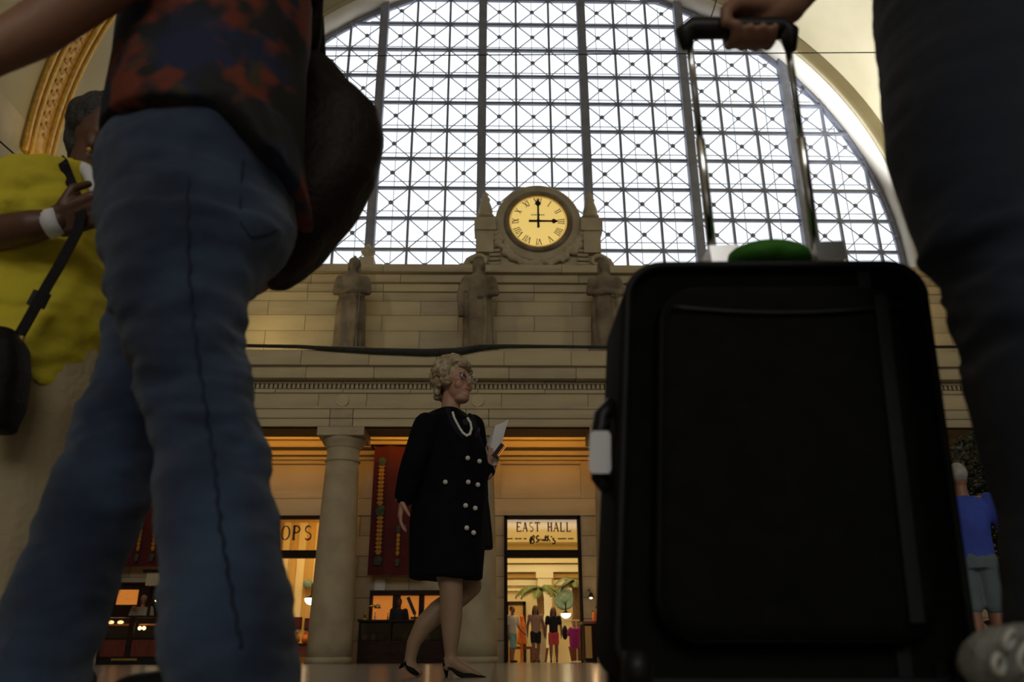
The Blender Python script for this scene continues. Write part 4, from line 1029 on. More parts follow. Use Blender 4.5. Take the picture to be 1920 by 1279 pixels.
# cables in the vault
def cable(pts, label, r=.02):
    tag(obj('cable', MB().tube(pts, r, 6), 'black_plastic'), label, 'cable', 'thin cables under the vault')
A, B_ = at(95, 106, 21.5), at(1650, 96, 21.5)
for q_, s_ in ((A, -1), (B_, 1)): q_.x = AX + s_ * math.sqrt(RV ** 2 - (q_.z - CZV) ** 2)
cable([A.lerp(B_, u / 24) for u in range(25)], 'thin dark cable spanning the vault across the window top')
cable([at(-20, 248, 16.5), at(60, 318, 17.5)], 'short slanting cable before the gilded rib at far left')
cable([at(1345, -8, 23), at(1340, 12, 23), at(1334, 30, 23), at(1333, 45, 23)], 'short dangling cable above the suitcase handle')

# ------------------------------------------------------------------ the walking woman in the dark coat
YF = 4.46
def Wp(x, y, d=0): return at(x, y, YF + d)
p = Wp(850, 1270)
wom = thing('person', 'woman with curly blond hair and dark buttoned coat walking through the hall', 'person', (p.x, YF, 0))
mb = MB()       # body: head, neck, legs, hands in one skin
HC = Wp(856, 718)
# head in three-quarter profile towards the right
Rh = Matrix.Rotation(math.radians(46), 3, 'Z')      # face looks mostly to +X, a little to the camera
def Hd(x, y, z): return HC + Rh @ Vector((x, y, z))  # local: face towards -y
mb.ell(Hd(0, .02, .025), (.072, .092, .095), Rh, 20); mb.ell(Hd(0, -.02, -.05), (.058, .070, .068), Rh, 20)
mb.ell(Hd(0, -.072, -.088), (.028, .024, .024), Rh); mb.ell(Hd(0, -.045, -.105), (.042, .045, .028), Rh)
mb.chain([(Hd(0, -.088, .018), .010), (Hd(0, -.102, -.022), .012), (Hd(0, -.090, -.028), .012)])
for s in (-1, 1):
    mb.ell(Hd(s * .034, -.060, -.032), (.030, .022, .030), Rh); mb.ell(Hd(s * .030, -.080, .034), (.026, .012, .010), Rh)
    mb.ell(Hd(s * .074, .012, -.005), (.010, .020, .030), Rh)
mb.ell(Hd(0, -.088, -.055), (.026, .010, .008), Rh); mb.ell(Hd(0, -.086, -.067), (.022, .010, .008), Rh)
mb.chain([(Wp(846, 745, .02), .052), (Wp(845, 772, .01), .055), (Wp(850, 800, 0), .075)])
mb.ell(Wp(850, 815, 0), (.10, .08, .06))
blob('body', mb, 'skin_pale', wom, .006, 2)
lp = MB().ell(Hd(0, -.0915, -.056), (.022, .007, .0045), Rh).ell(Hd(0, -.0895, -.064), (.018, .007, .005), Rh)
obj('lips', lp, 'lip', wom, True)
for s in (-1, 1):
    e = obj('eye', MB().ell(Hd(s * .030, -.080, .016), (.013, .008, .008), Rh, 12), 'eye_white', wom, True)
    obj('iris', MB().ell(Hd(s * .030 + .001, -.0875, .016), (.006, .003, .006), Rh, 10), 'eye_dark', e, True)
    obj('eyebrow', MB().tube([Hd(s * .014, -.092, .038), Hd(s * .032, -.090, .044), Hd(s * .050, -.078, .038)], .0045, 6), 'hair_blond', wom, True)
# hair: a curly cap
random.seed(5); mb = MB()
mb.ell(Hd(0, .045, .055), (.092, .098, .098), Rh, 20)
for i in range(260):
    v = random.uniform(-.55, 1); a = random.uniform(0, 2 * math.pi); q = math.sqrt(1 - v * v)
    l = Vector((.102 * q * math.cos(a), .040 + .108 * q * math.sin(a), .050 + .108 * v))
    if l.y < -.012 and l.z < .098: continue
    mb.ell(Hd(*l), random.uniform(.018, .030), k=8)
for i in range(60):
    a = random.uniform(.35 * math.pi, .65 * math.pi) if i % 2 else random.uniform(.1, .9) * math.pi
    mb.ell(Hd(.075 * math.cos(a) * 1.1, .055 + .065 * math.sin(a), random.uniform(-.075, .0)), random.uniform(.016, .024), k=8)
blob('hair', mb, 'hair_blond', wom, .006, 1, fold(.007, 60, 60, 60))
# glasses
gl = thing('glasses', 'thin framed glasses on the face of the walking woman', 'glasses', tuple(Hd(0, -.10, .01)))
for s in (-1, 1):
    c = Hd(s * .033, -.108, .008); ring = [c + Rh @ Vector((.026 * math.cos(a), .0, .020 * math.sin(a))) for a in [2 * math.pi * j / 20 for j in range(21)]]
    obj('rim', MB().tube(ring, .0018, 6), 'silver', gl)
    obj('lens', MB().lathe((0, 0, 0), [(.001, 0), (.025, 0), (.025, .002)], 18, 'Y'), 'lens_glass', gl).matrix_local = Matrix.Translation(c) @ Rh.to_4x4()
    obj('temple', MB().tube([Hd(s * .060, -.108, .012), Hd(s * .074, -.03, .014), Hd(s * .078, .03, .006)], .0018, 6), 'silver', gl)
obj('bridge', MB().tube([Hd(-.008, -.110, .010), Hd(0, -.114, .014), Hd(.008, -.110, .010)], .0018, 6), 'silver', gl)
# coat
mb = MB().secs([(768, 822, 862, YF, .06), (776, 804, 874, YF, .10), (790, 790, 888, YF, .15), (815, 783, 900, YF, .175), (850, 780, 912, YF, .185), (885, 780, 916, YF, .185), (930, 775, 913, YF, .18),
                (980, 770, 911, YF, .185), (1030, 768, 908, YF, .19), (1087, 768, 903, YF, .195)], 28, 2.3)
mb.chain([(Wp(800, 800, -.14), .078), (Wp(775, 868, -.20), .070), (Wp(757, 930, -.16), .058)])      # near arm swinging back
mb.chain([(Wp(886, 800, .12), .07), (Wp(897, 880, .18), .065), (Wp(914, 882, .02), .052)])           # far arm bent forward
coat = blob('coat', mb, 'coat_navy', wom, .010, 3, fold(.010, 7, 7, 2.5, 3))
def front(x, y, rows=[(859, 912), (904, 916), (950, 912), (999, 910)]):      # point on the coat front
    xc, hw = 846, 68; u = max(-.97, min(.97, (x - xc) / hw)); return Wp(x, y, -.188 * (1 - abs(u) ** 2.3) ** (1 / 2.3) - .004)
for x, y in ((877, 859), (899, 865), (835, 904), (878, 904), (896, 909), (873, 948), (891, 953), (875, 990), (888, 999)):
    c = front(x, y); obj('button', MB().ell(c, (.013, .009, .013), k=10).ell(c - Vector((0, .006, 0)), (.008, .006, .008), k=8), 'pearl', coat, True)
bl_ = MB().ell(Wp(866, 806, -.10), (.05, .05, .07)); obj('blouse', bl_, 'black_cloth', wom, True)
nk = thing('necklace', 'string of pale pearls around the neck of the woman', 'necklace', tuple(Wp(870, 800, -.17)))
path = [(849, 774), (851, 782), (856, 792), (862, 803), (868, 812), (875, 817), (881, 814), (884, 804), (882, 793), (877, 785)]
bvc = BVHTree.FromPolygons([v.co for v in coat.data.vertices], [p_.vertices for p_ in coat.data.polygons])
for i in range(len(path) * 3 - 2):
    u = i / 3; a, b2 = path[int(u)], path[min(int(u) + 1, len(path) - 1)]; f_ = u - int(u)
    q = project(bvc, a[0] + (b2[0] - a[0]) * f_, a[1] + (b2[1] - a[1]) * f_, .006)
    if q: obj('pearl', MB().ell(q, .008, k=8), 'pearl', nk, True)
for pts in ([(838, 762), (843, 785), (856, 808), (874, 832)], [(868, 768), (884, 782), (896, 805), (888, 830)]):
    qs = [q for q in (project(bvc, x + (x2 - x) * k_ / 4, y + (y2 - y) * k_ / 4, -.004) for (x, y), (x2, y2) in zip(pts, pts[1:]) for k_ in range(4)) if q]
    obj('lapel', MB().tube(qs, [.014] * (len(qs) - 1) + [.006], 8), 'lapel_blue', coat, True)
# hands
def human_hand(wrist, d, palm_n, size, curls, m, parent, nm='hand', thumb_side=1, spread=.22, voxel=.004, sleeve=None):
    """palm, four jointed fingers and a thumb; d: direction of fingers, palm_n: the way the palm looks"""
    d = Vector(d).normalized(); pn = Vector(palm_n); pn = (pn - d * pn.dot(d)).normalized(); s = d.cross(pn) * thumb_side
    mb = MB(); P = size * .5
    if sleeve: mb.rc(Vector(sleeve), size * .18, Vector(wrist), size * .155)
    for q in (-1.5, -.5, .5, 1.5): mb.rc(Vector(wrist) + s * q * size * .075, size * .10, Vector(wrist) + d * P + s * q * size * .105, size * .075, 10)
    for i, q in enumerate((1.5, .5, -.5, -1.5)):          # index .. little
        ln = size * (.46, .52, .48, .38)[i]; p = Vector(wrist) + d * P + s * q * size * .108; dd = (d + s * q * spread * .3).normalized(); ang = 0; pr = [(p, size * .058)]
        for k, fr in enumerate((.42, .32, .26)):
            ang += curls[i] * (.8, 1.1, .7)[k]; v = dd * math.cos(ang) + pn * math.sin(ang); p = p + v * ln * fr; pr.append((p, size * (.052, .047, .040)[k]))
        mb.chain(pr, 10)
    b0 = Vector(wrist) + d * size * .12 + s * size * .17; b1 = b0 + (d * .55 + s * .55 + pn * .35).normalized() * size * .26; b2 = b1 + (d * .75 + s * .0 + pn * .6).normalized() * size * .22
    mb.chain([(b0, size * .085), (b1, size * .062), (b2, size * .048)], 10)
    return blob(nm, mb, m, parent, voxel, 2)
human_hand(Wp(755, 938, -.16), Wp(747, 990, -.15) - Wp(755, 938, -.16), (1, .2, 0), .165, (.25, .3, .35, .4), 'skin_pale', wom, 'hand', 1, sleeve=Wp(758, 915, -.16))
obj('bracelet', MB().tube([Wp(755, 938, -.16) + Vector((.036 * math.cos(a), .036 * math.sin(a), .0)) for a in [2 * math.pi * j / 18 for j in range(19)]], .004, 6), 'gold', wom, True)
human_hand(Wp(917, 882, .0), Wp(931, 838, -.02) - Wp(917, 882, .0), (-.5, .85, .1), .165, (.55, .6, .65, .7), 'skin_pale', wom, 'hand', 1, sleeve=Wp(914, 890, .01))
# papers and phone held in that hand
a, b2, c_, d_ = Wp(904, 815, .03), Wp(940, 785, -.02), Wp(950, 790, -.03), Wp(918, 868, .0)
t = thing('paper_sheaf', 'curled sheaf of white papers held against the chest of the woman', 'papers', tuple(Wp(925, 850)))
for i in range(4):
    mb = MB(); rings = []
    for u in [k / 10 for k in range(11)]:
        y0 = Wp(908 - 3 * i * .5, 875, .03 + .004 * i).lerp(Wp(902 + 3 * i, 815 + i, .05), u); e0 = y0 + (Wp(915, 800, .0) - Wp(912, 800, .0)) * (u ** 2) * 6
        w1 = Wp(930 + i, 872, -.03 + .004 * i).lerp(Wp(938 + 3 * i, 792 - 2 * i, -.03), u) + Vector((.02 * u * u, 0, .0))
        th_ = Vector((0, .0015, 0)); mid = e0.lerp(w1, .5) + Vector((-.01, -.02, .012)) * u
        rings.append([e0, mid, w1, w1 + th_, mid + th_, e0 + th_])
    mb.loft(rings); obj('sheet', mb, 'paper', t)
t = thing('mobile_phone', 'dark phone with a glowing orange edge in the hand of the woman', 'phone', tuple(Wp(932, 848)))
a, b2 = Wp(926, 858, -.06), Wp(944, 834, -.07)
obj('phone_body', MB().bar(a, b2, .032, .012, Vector((.3, .95, 0)).normalized()), 'black_plastic', t); obj('phone_screen', MB().bar(a.lerp(b2, .1) + Vector((.017, -.008, 0)), b2.lerp(a, .05) + Vector((.017, -.008, 0)), .012, .004), 'display_glow', t)
# hand bag on the far side
t = thing('shoulder_bag', 'black leather bag hanging at the far hip of the woman', 'bag', tuple(Wp(912, 1030, .16)))
blob('bag_body', MB().secs([(930, 893, 915, YF + .17, .035), (960, 890, 919, YF + .17, .05), (1000, 888, 923, YF + .17, .06), (1030, 888, 925, YF + .17, .06)], 16, 4), 'black_leather', t, .008, 2)
obj('strap', MB().tube([Wp(897, 935, .17), Wp(900, 900, .20), Wp(906, 882, .19), Wp(912, 900, .17), Wp(913, 935, .17)], .008, 6), 'black_leather', t, True)
# legs
mb = MB().chain([(Wp(838, 1050, -.08), .080), (Wp(846, 1100, -.08), .062), (Wp(846, 1120, -.08), .060), (Wp(846, 1155, -.075), .058), (Wp(846, 1190, -.08), .046), (Wp(845, 1225, -.08), .032), (Wp(846, 1243, -.08), .034)])
mb.chain([(Wp(845, 1238, -.08), .036), (Wp(862, 1250, -.08), .030), (Wp(885, 1262, -.08), .026), (Wp(898, 1267, -.08), .018)])
mb.rc(Wp(843, 1240, -.08), .034, Wp(840, 1246, -.08), .032)
blob('leg', mb, 'stocking', wom, .007, 3)
mb = MB().chain([(Wp(868, 1050, .09), .080), (Wp(882, 1098, .09), .062), (Wp(862, 1118, .09), .058), (Wp(822, 1145, .09), .057), (Wp(795, 1172, .09), .052), (Wp(776, 1205, .09), .037), (Wp(770, 1232, .09), .031), (Wp(768, 1248, .09), .030)])
mb.chain([(Wp(768, 1244, .09), .033), (Wp(776, 1256, .09), .027), (Wp(784, 1262, .09), .022)])
blob('leg', mb, 'stocking', wom, .007, 3)
def shoe(pts_sole, pts_top, Ys_, heel, parent):
    # closed side outline swept across the foot width
    n_ = len(pts_sole); mb = MB(); rings = []
    for (sx, sy), (tx, ty), hw in zip(pts_sole, pts_top, (.026, .030, .030, .034, .038, .034, .020, .006)):
        s_, t_ = at(sx, sy, Ys_), at(tx, ty, Ys_)
        rings.append([s_ + Vector((0, -hw * .8, 0)), s_.lerp(t_, .4) + Vector((0, -hw, 0)), t_ + Vector((0, -hw * .75, 0)), t_ + Vector((0, hw * .75, 0)), s_.lerp(t_, .4) + Vector((0, hw, 0)), s_ + Vector((0, hw * .8, 0))])
    mb.loft(rings); mb.tube([at(*q, Ys_) for q in heel], [.016, .009, .006], 8)
    return blob('shoe', mb, 'black_leather', parent, .005, 2)
shoe([(831, 1250), (838, 1253), (846, 1257), (858, 1268), (872, 1273.5), (888, 1274), (902, 1273.5), (913, 1272)],
     [(829, 1233), (835, 1240), (845, 1249), (857, 1258), (870, 1262.5), (884, 1262), (899, 1265), (912, 1269)], YF - .08, [(836, 1252), (837, 1264), (837, 1274.5)], wom)
shoe([(757, 1243), (759, 1247), (761, 1251), (765, 1257), (771, 1262), (779, 1266), (786, 1267), (791, 1266)],
     [(762, 1236), (766, 1241), (769, 1244), (774, 1249), (779, 1255), (784, 1259), (788, 1262), (792, 1264)], YF + .09, [(757, 1245), (752, 1250), (748, 1254)], wom)

# ------------------------------------------------------------------ the passer-by in jeans at the left
YJ = 1.30
def Jp(x, y, d=0): return at(x, y, YJ + d)
jw = thing('person', 'passer-by in blue jeans and dark flowered blouse striding past at the left', 'person', (Jp(380, 600).x, YJ, 0))
mb = MB().secs([(262, 203, 545, YJ + .04, .13), (300, 195, 548, YJ + .04, .16), (350, 190, 552, YJ + .04, .165), (410, 191, 557, YJ + .03, .16), (455, 195, 545, YJ + .02, .15), (500, 199, 505, YJ, .13), (540, 204, 473, YJ - .01, .115)], 32)
mb.secs([(440, 197, 530, YJ - .02, .12), (500, 200, 500, YJ - .02, .115), (560, 206, 462, YJ - .02, .105), (620, 224, 456, YJ - .02, .095), (680, 244, 464, YJ - .02, .088), (740, 264, 474, YJ - .02, .082), (800, 275, 490, YJ - .02, .08), (870, 285, 508, YJ - .02, .08), (950, 293, 522, YJ - .02, .082),
         (1050, 301, 537, YJ - .02, .088), (1150, 308, 547, YJ - .02, .094), (1230, 313, 553, YJ - .02, .098), (1300, 316, 560, YJ - .02, .10)], 28)
mb.secs([(430, 225, 480, YJ + .13, .10), (520, 215, 440, YJ + .15, .10), (600, 205, 400, YJ + .16, .09), (700, 172, 372, YJ + .17, .085), (780, 148, 345, YJ + .17, .08), (860, 124, 300, YJ + .17, .078), (950, 88, 272, YJ + .17, .078), (1050, 46, 238, YJ + .17, .08), (1150, 8, 200, YJ + .17, .085), (1230, -12, 172, YJ + .17, .09), (1300, -26, 152, YJ + .17, .092)], 28)
wf = fold(.011, 6, 6, 9, 2); wf2 = fold(.007, 12, 10, 30, 5)
jeans = blob('jeans', mb, 'denim', jw, .008, 3, lambda c: wf(c) + wf2(c) * (1.6 if .38 < c.z < .62 else .8))
# stitched outer seam running down the leg
seam = [(352, 330), (352, 420), (355, 520), (362, 600), (372, 680), (385, 760), (397, 840), (405, 900), (412, 980), (425, 1060), (440, 1150), (455, 1230)]
sp = []
for i in range(len(seam) - 1):
    for k in range(6):
        u = k / 6; sp.append((seam[i][0] + (seam[i + 1][0] - seam[i][0]) * u, seam[i][1] + (seam[i + 1][1] - seam[i][1]) * u))
bv = BVHTree.FromPolygons([v.co for v in jeans.data.vertices], [p_.vertices for p_ in jeans.data.polygons])
pts = [q for q in (project(bv, *s_, .0) for s_ in sp) if q]
obj('side_seam', MB().tube([q + Vector((.002 * math.sin(i * 1.9), 0, 0)) for i, q in enumerate(pts)], [.0022 + .0014 * (i % 2) for i in range(len(pts))], 6), 'denim_seam', jeans, True)
pk = [(372, 300), (400, 330), (440, 350), (480, 352)]
pts = [q for q in (project(bv, *s_, .0) for s_ in [(455, 300), (452, 340), (450, 380), (452, 420), (470, 445), (500, 440), (520, 430)]) if q]
obj('back_pocket', MB().tube(pts, .0022, 6), 'denim_seam', jeans, True)
# blouse
mb = MB().secs([(-60, 268, 560, YJ + .03, .15), (0, 240, 585, YJ + .03, .155), (60, 228, 580, YJ + .03, .155), (130, 214, 572, YJ + .03, .155), (200, 203, 568, YJ + .03, .16), (250, 196, 567, YJ + .03, .17), (285, 196, 566, YJ + .03, .175)], 32)
SHY = YJ - .10
nt_ = Jp(420, -130); mb.ell(Vector((nt_.x, YJ + .05, 1.36)), (.15, .16, .12)); mb.rc((nt_.x - .02, YJ - .10, 1.37), .065, (nt_.x - .10, YJ - .16, 1.25), .062); mb.rc((nt_.x, YJ + .20, 1.37), .065, (nt_.x + .08, YJ + .24, 1.22), .06)
mb.secs([(270, 380, 563, YJ + .03, .175), (320, 470, 566, YJ + .03, .172), (365, 520, 568, YJ + .03, .16)], 28)
blouse = blob('blouse', mb, 'flower_blouse', jw, .009, 3, fold(.010, 8, 8, 4, 8))
# neck, head, arms in one skin
hx = nt_.x - .03
mb = MB().rc((hx, YJ + .05, 1.40), .052, (hx - .02, YJ + .05, 1.50), .048); mb.ell((hx - .04, YJ + .05, 1.585), (.092, .075, .115)); mb.ell((hx - .13, YJ + .05, 1.575), (.018, .012, .020)); mb.ell((hx - .10, YJ + .05, 1.505), (.025, .028, .022))
mb.rc((nt_.x, YJ + .05, 1.36), .08, (nt_.x, YJ + .05, 1.42), .055)
mb.chain([((nt_.x - .03, YJ - .10, 1.37), .05), (Jp(195, -30, -.16), .050), (Jp(60, 60, -.18), .046), (Jp(-60, 120, -.20), .036), (Jp(-130, 165, -.20), .030)])
mb.chain([((nt_.x, YJ + .20, 1.37), .05), ((nt_.x + .12, YJ + .26, 1.14), .042), ((nt_.x + .10, YJ + .24, .92), .03)])
blob('body', mb, 'skin_tan', jw, .009, 3)
human_hand(Jp(-130, 165, -.20), (-.8, 0, -.45), (.2, .9, -.2), .17, (.35, .4, .45, .5), 'skin_tan', jw, 'hand', -1)
human_hand(Vector((nt_.x + .10, YJ + .24, .92)), (0, 0, -1), (-1, 0, 0), .17, (.35, .4, .45, .5), 'skin_tan', jw, 'hand', -1)
blob('hair', MB().ell((hx - .02, YJ + .05, 1.62), (.095, .088, .09)).chain([((hx + .04, YJ + .05, 1.60), .07), ((hx + .09, YJ + .05, 1.48), .06), ((hx + .10, YJ + .05, 1.38), .045)]), 'hair_dark', jw, .009, 2, fold(.006, 30, 30, 8))
for x, y, Y, yaw_ in ((440, 1340, YJ - .02, 0), (60, 1335, YJ + .17, 0)):
    c = at(x, y, Y)
    blob('shoe', MB().rc((c.x + .03, Y, .045), .042, (c.x - .15, Y, .032), .032).rc((c.x + .05, Y, .03), .03, (c.x + .05, Y, .03), .03), 'black_leather', jw, .008, 2)
# bag behind her
bag = thing('shoulder_bag', 'large slouching dark brown leather bag behind the passer-by in jeans', 'bag', tuple(Jp(610, 400, .22)))
YB_ = YJ + .24
mb = MB().secs([(104, 562, 602, YB_, .04), (130, 552, 632, YB_, .06), (170, 545, 655, YB_, .075), (200, 540, 697, YB_, .08), (215, 538, 716, YB_, .085), (260, 530, 722, YB_, .09), (300, 520, 714, YB_, .092), (340, 512, 704, YB_, .095), (390, 500, 672, YB_, .095), (430, 495, 640, YB_, .09), (470, 490, 608, YB_, .085), (500, 486, 578, YB_, .07), (522, 490, 540, YB_, .05)], 26, 2.4)
blob('bag_body', mb, 'brown_leather', bag, .008, 2, fold(.012, 7, 7, 5, 4))
st = [Jp(575, 120, .22), Jp(588, 60, .18), Jp(594, 0, .14), Vector((nt_.x + .06, YJ + .05, 1.46)), Vector((nt_.x, YJ - .08, 1.40))]
obj('strap', MB().tube(st, [.022, .02, .02, .02, .02], 8), 'black_leather', bag, True)
obj('rear_strap', MB().tube([Jp(600, 120, .28), Jp(600, 40, .26), Vector((nt_.x + .05, YJ + .20, 1.44))], .016, 8), 'black_leather', bag, True)

# ------------------------------------------------------------------ the woman in the yellow shirt
YY = 2.05
def Yp_(x, y, d=0): return at(x, y, YY + d)
yw = thing('person', 'woman in yellow shirt and khaki trousers clutching a bag strap at far left', 'person', (Yp_(80, 900).x, YY, 0))
mb = MB().secs2([(325, 62, 318, 168, YY, .07), (336, 25, 334, 190, YY, .12), (352, 0, 350, 204, YY, .15), (370, -22, 372, 211, YY, .175), (420, -28, 425, 214, YY, .18), (475, -30, 490, 216, YY, .185), (520, -34, 560, 216, YY, .19), (575, -38, 650, 208, YY, .195), (610, -42, 730, 188, YY, .20), (640, -40, 778, 158, YY, .20)], 30, 2.3)
mb.chain([(Yp_(36, 372, -.10), .085), (Yp_(5, 405, -.15), .085), (Yp_(-25, 425, -.17), .072)])
shirt = blob('shirt', mb, 'yellow_shirt', yw, .010, 3, lambda c, f1=fold(.026, 5, 5, 11, 6), f2=fold(.016, 11, 9, 20, 2): f1(c) + f2(c))
mb = MB().secs([(620, -35, 205, YY, .17), (700, -30, 200, YY, .17), (760, -25, 190, YY, .16), (800, -30, 180, YY, .14)], 24)
mb.chain([(Yp_(55, 790, -.06), .125), (Yp_(35, 950, -.08), .105), (Yp_(0, 1100, -.08), .10), (Yp_(-12, 1225, -.08), .095)])
mb.chain([(Yp_(110, 790, .09), .12), (Yp_(95, 960, .10), .10), (Yp_(70, 1110, .12), .095), (Yp_(52, 1228, .12), .09)])
blob('trousers', mb, 'khaki', yw, .010, 3, fold(.012, 8, 8, 3, 9))
mb = MB().chain([(Yp_(-24, 420, -.18), .050), (Yp_(-40, 445, -.20), .05), (Yp_(60, 425, -.24), .042), (Yp_(108, 416, -.235), .032)])
mb.chain([(Yp_(165, 335, -.02), .06), (Yp_(172, 300, 0), .056), (Yp_(185, 270, 0), .055)])
mb.ell(Yp_(205, 245, 0), (.098, .080, .118)); mb.ell(Yp_(268, 258, 0), (.02, .014, .022)); mb.ell(Yp_(246, 296, 0), (.03, .032, .022)); mb.ell(Yp_(172, 262, -.075), (.020, .010, .032)); mb.ell(Yp_(235, 280, 0), (.05, .05, .04))
mb.chain([(Yp_(200, 345, .14), .06), (Yp_(215, 420, .20), .045), (Yp_(230, 500, .16), .035)])
blob('body', mb, 'skin_brown', yw, .008, 2)
human_hand(Yp_(112, 415, -.235), Yp_(150, 402, -.235) - Yp_(112, 415, -.235), (.15, .75, .6), .195, (1.0, 1.0, 1.05, 1.1), 'skin_brown', yw, 'hand', 1)
human_hand(Yp_(230, 500, .16), (.2, 0, -1), (-1, 0, 0), .165, (.4, .4, .5, .5), 'skin_brown', yw, 'hand', 1)
blob('hair', MB().ell(Yp_(192, 232, .01), (.105, .092, .098)).ell(Yp_(155, 262, .02), (.05, .06, .07)).rc(Yp_(148, 255, .03), .035, Yp_(145, 292, .03), .025), 'hair_dark', yw, .008, 2, fold(.006, 40, 40, 14))
obj('earring', MB().ell(Yp_(167, 281, -.085), .008, k=8), 'gold', yw, True)
blob('collar', MB().tube([Yp_(150, 312, -.08), Yp_(165, 322, -.10), Yp_(180, 352, -.13), Yp_(184, 378, -.16)], [.018, .02, .02, .012], 8), 'white_cloth', yw, .006, 1)
c = Yp_(100, 418, -.236); dd = (Yp_(150, 402, -.236) - c).normalized()
obj('bracelet', MB().tube([c - dd * .018, c + dd * .018], .037, 16), 'white_cloth', yw, True)
for x, d in ((-15, -.08), (50, .12)):
    p = Yp_(x, 1285, d); blob('shoe', MB().rc((p.x - .05, p.y, .045), .045, (p.x + .13, p.y, .035), .036), 'black_cloth', yw, .01, 2)
bg_ = thing('handbag', 'small black bag with shoulder strap at the hip of the woman in yellow', 'bag', tuple(Yp_(10, 800, -.26)))
blob('bag_body', MB().secs([(618, -30, 28, YY - .27, .03), (650, -38, 48, YY - .27, .05), (700, -42, 50, YY - .27, .055), (760, -44, 40, YY - .27, .055), (810, -40, 22, YY - .27, .04)], 18, 3), 'black_leather', bg_, .008, 2)
def strap(pts, w_):
    mb = MB(); rings = []
    P3 = [Vector(q) for q in pts]
    for i, q in enumerate(P3):
        tt = (P3[min(i + 1, len(P3) - 1)] - P3[max(i - 1, 0)]).normalized(); s = tt.cross(Vector((0, 1, 0))).normalized() * w_ / 2; n_ = Vector((0, .0025, 0))
        rings.append([q - s - n_, q + s - n_, q + s + n_, q - s + n_])
    return mb.loft(rings)
bvs = BVHTree.FromPolygons([v.co for v in shirt.data.vertices], [p_.vertices for p_ in shirt.data.polygons])
sp = [(118, 304), (121, 312), (126, 325), (133, 342), (140, 360), (148, 380), (152, 405), (146, 432), (128, 466), (110, 500), (92, 530), (75, 560), (50, 605), (30, 640)]
pts = []
for i, q in enumerate(sp):
    h_ = project(bvs, *q, .012); far = Yp_(q[0], q[1], -.25 if i > 4 else -.15)
    if h_ is None or (5 <= i and h_.y > far.y): h_ = far
    pts.append(h_)
pts = [Yp_(108, 312, .06), Yp_(112, 297, -.02)] + pts
obj('strap', strap(pts, .026), 'black_leather', bg_)
obj('buckle', MB().bar(Yp_(80, 548, -.245), Yp_(66, 575, -.245), .04, .012), 'black_plastic', bg_)
obj('ring', MB().bar(Yp_(34, 630, -.262), Yp_(28, 645, -.262), .03, .01), 'brass', bg_)

# ------------------------------------------------------------------ suitcase and the traveller at the right
YS = 1.13
def Sp(x, y, d=0): return at(x, y, YS + d)
case = thing('suitcase', 'large black upright suitcase with extended chrome handle filling the right foreground', 'suitcase', (Sp(1490, 1279).x, YS + .12, 0))
tl, tr, bl2, br2 = at(1176, 480, YS + .01), at(1744, 477, YS + .01), at(1150, 1290, YS), at(1862, 1290, YS)
def caseP(u, v, d): return bl2.lerp(br2, u).lerp(tl.lerp(tr, u), v) + Vector((0, d, 0))
def rr_ring(d, inset, rad, n_=8):
    W_, H_ = (br2 - bl2).length, (tl - bl2).length; ring = []
    for cx, cy, a0 in ((1, 1, 0), (0, 1, 90), (0, 0, 180), (1, 0, 270)):
        for k in range(n_ + 1):
            a = math.radians(a0 + 90 * k / n_)
            x = (W_ - inset - rad if cx else inset + rad) + rad * math.cos(a); y = (H_ - inset - rad if cy else inset + rad) + rad * math.sin(a)
            ring.append(caseP(x / W_, y / H_, d))
    return ring
D_ = .26
obj('shell', MB().loft([rr_ring(.035, .012, .05), rr_ring(.02, .004, .055), rr_ring(.05, 0, .06), rr_ring(D_ - .03, 0, .06), rr_ring(D_, .02, .05)]), 'case_fabric', case, True)
obj('front_pocket', MB().loft([rr_ring(-.012, .075, .05), rr_ring(-.004, .058, .055), rr_ring(.03, .05, .06)]), 'case_fabric', case, True)
for ins, dd in ((.006, .022), (.060, .004)):
    rg = rr_ring(dd, ins, .055); obj('piping', MB().tube(rg + rg[:1], .0065, 6), 'case_edge', case, True)
for u in (.80,):
    obj('front_strap', MB().loft([[caseP(u - .02, v, -.020 if .12 < v < .88 else .028), caseP(u + .02, v, -.020 if .12 < v < .88 else .028), caseP(u + .02, v, -.014 if .12 < v < .88 else .032), caseP(u - .02, v, -.014 if .12 < v < .88 else .032)] for v in (.01, .1, .125, .3, .5, .7, .875, .9, .985)]), 'case_edge', case)
for u in (.06, .94): obj('corner_guard', MB().tube([caseP(u, .005, .0), caseP(u, .07, .0)], .02, 8), 'black_plastic', case, True)
obj('zip', MB().tube([caseP(u_, .86 - .03 * math.sin(math.pi * u_), -.016) for u_ in [.14 + .72 * k / 16 for k in range(17)]], .004, 6), 'black_plastic', case, True)
# side grab handle and white tag
obj('side_handle', MB().tube([caseP(0, .66, .10), caseP(-.035, .63, .10), caseP(-.045, .55, .10), caseP(-.035, .47, .10), caseP(0, .44, .10)], .014, 8), 'black_plastic', case, True)
c = Sp(1124, 850, .08)
tg = obj('luggage_tag', MB().loft([[Sp(x0, y, .075), Sp(x1, y, .075), Sp(x1, y, .082), Sp(x0, y, .082)] for y, x0, x1 in ((808, 1112, 1140), (815, 1106, 1145), (880, 1104, 1146), (888, 1110, 1142))]), 'white_cloth', case); tg['label'] = 'white luggage tag'
obj('tag_loop', MB().tube([Sp(1126, 812, .078), Sp(1140, 790, .09), caseP(-.035, .60, .10)], .003, 6), 'black_plastic', tg)
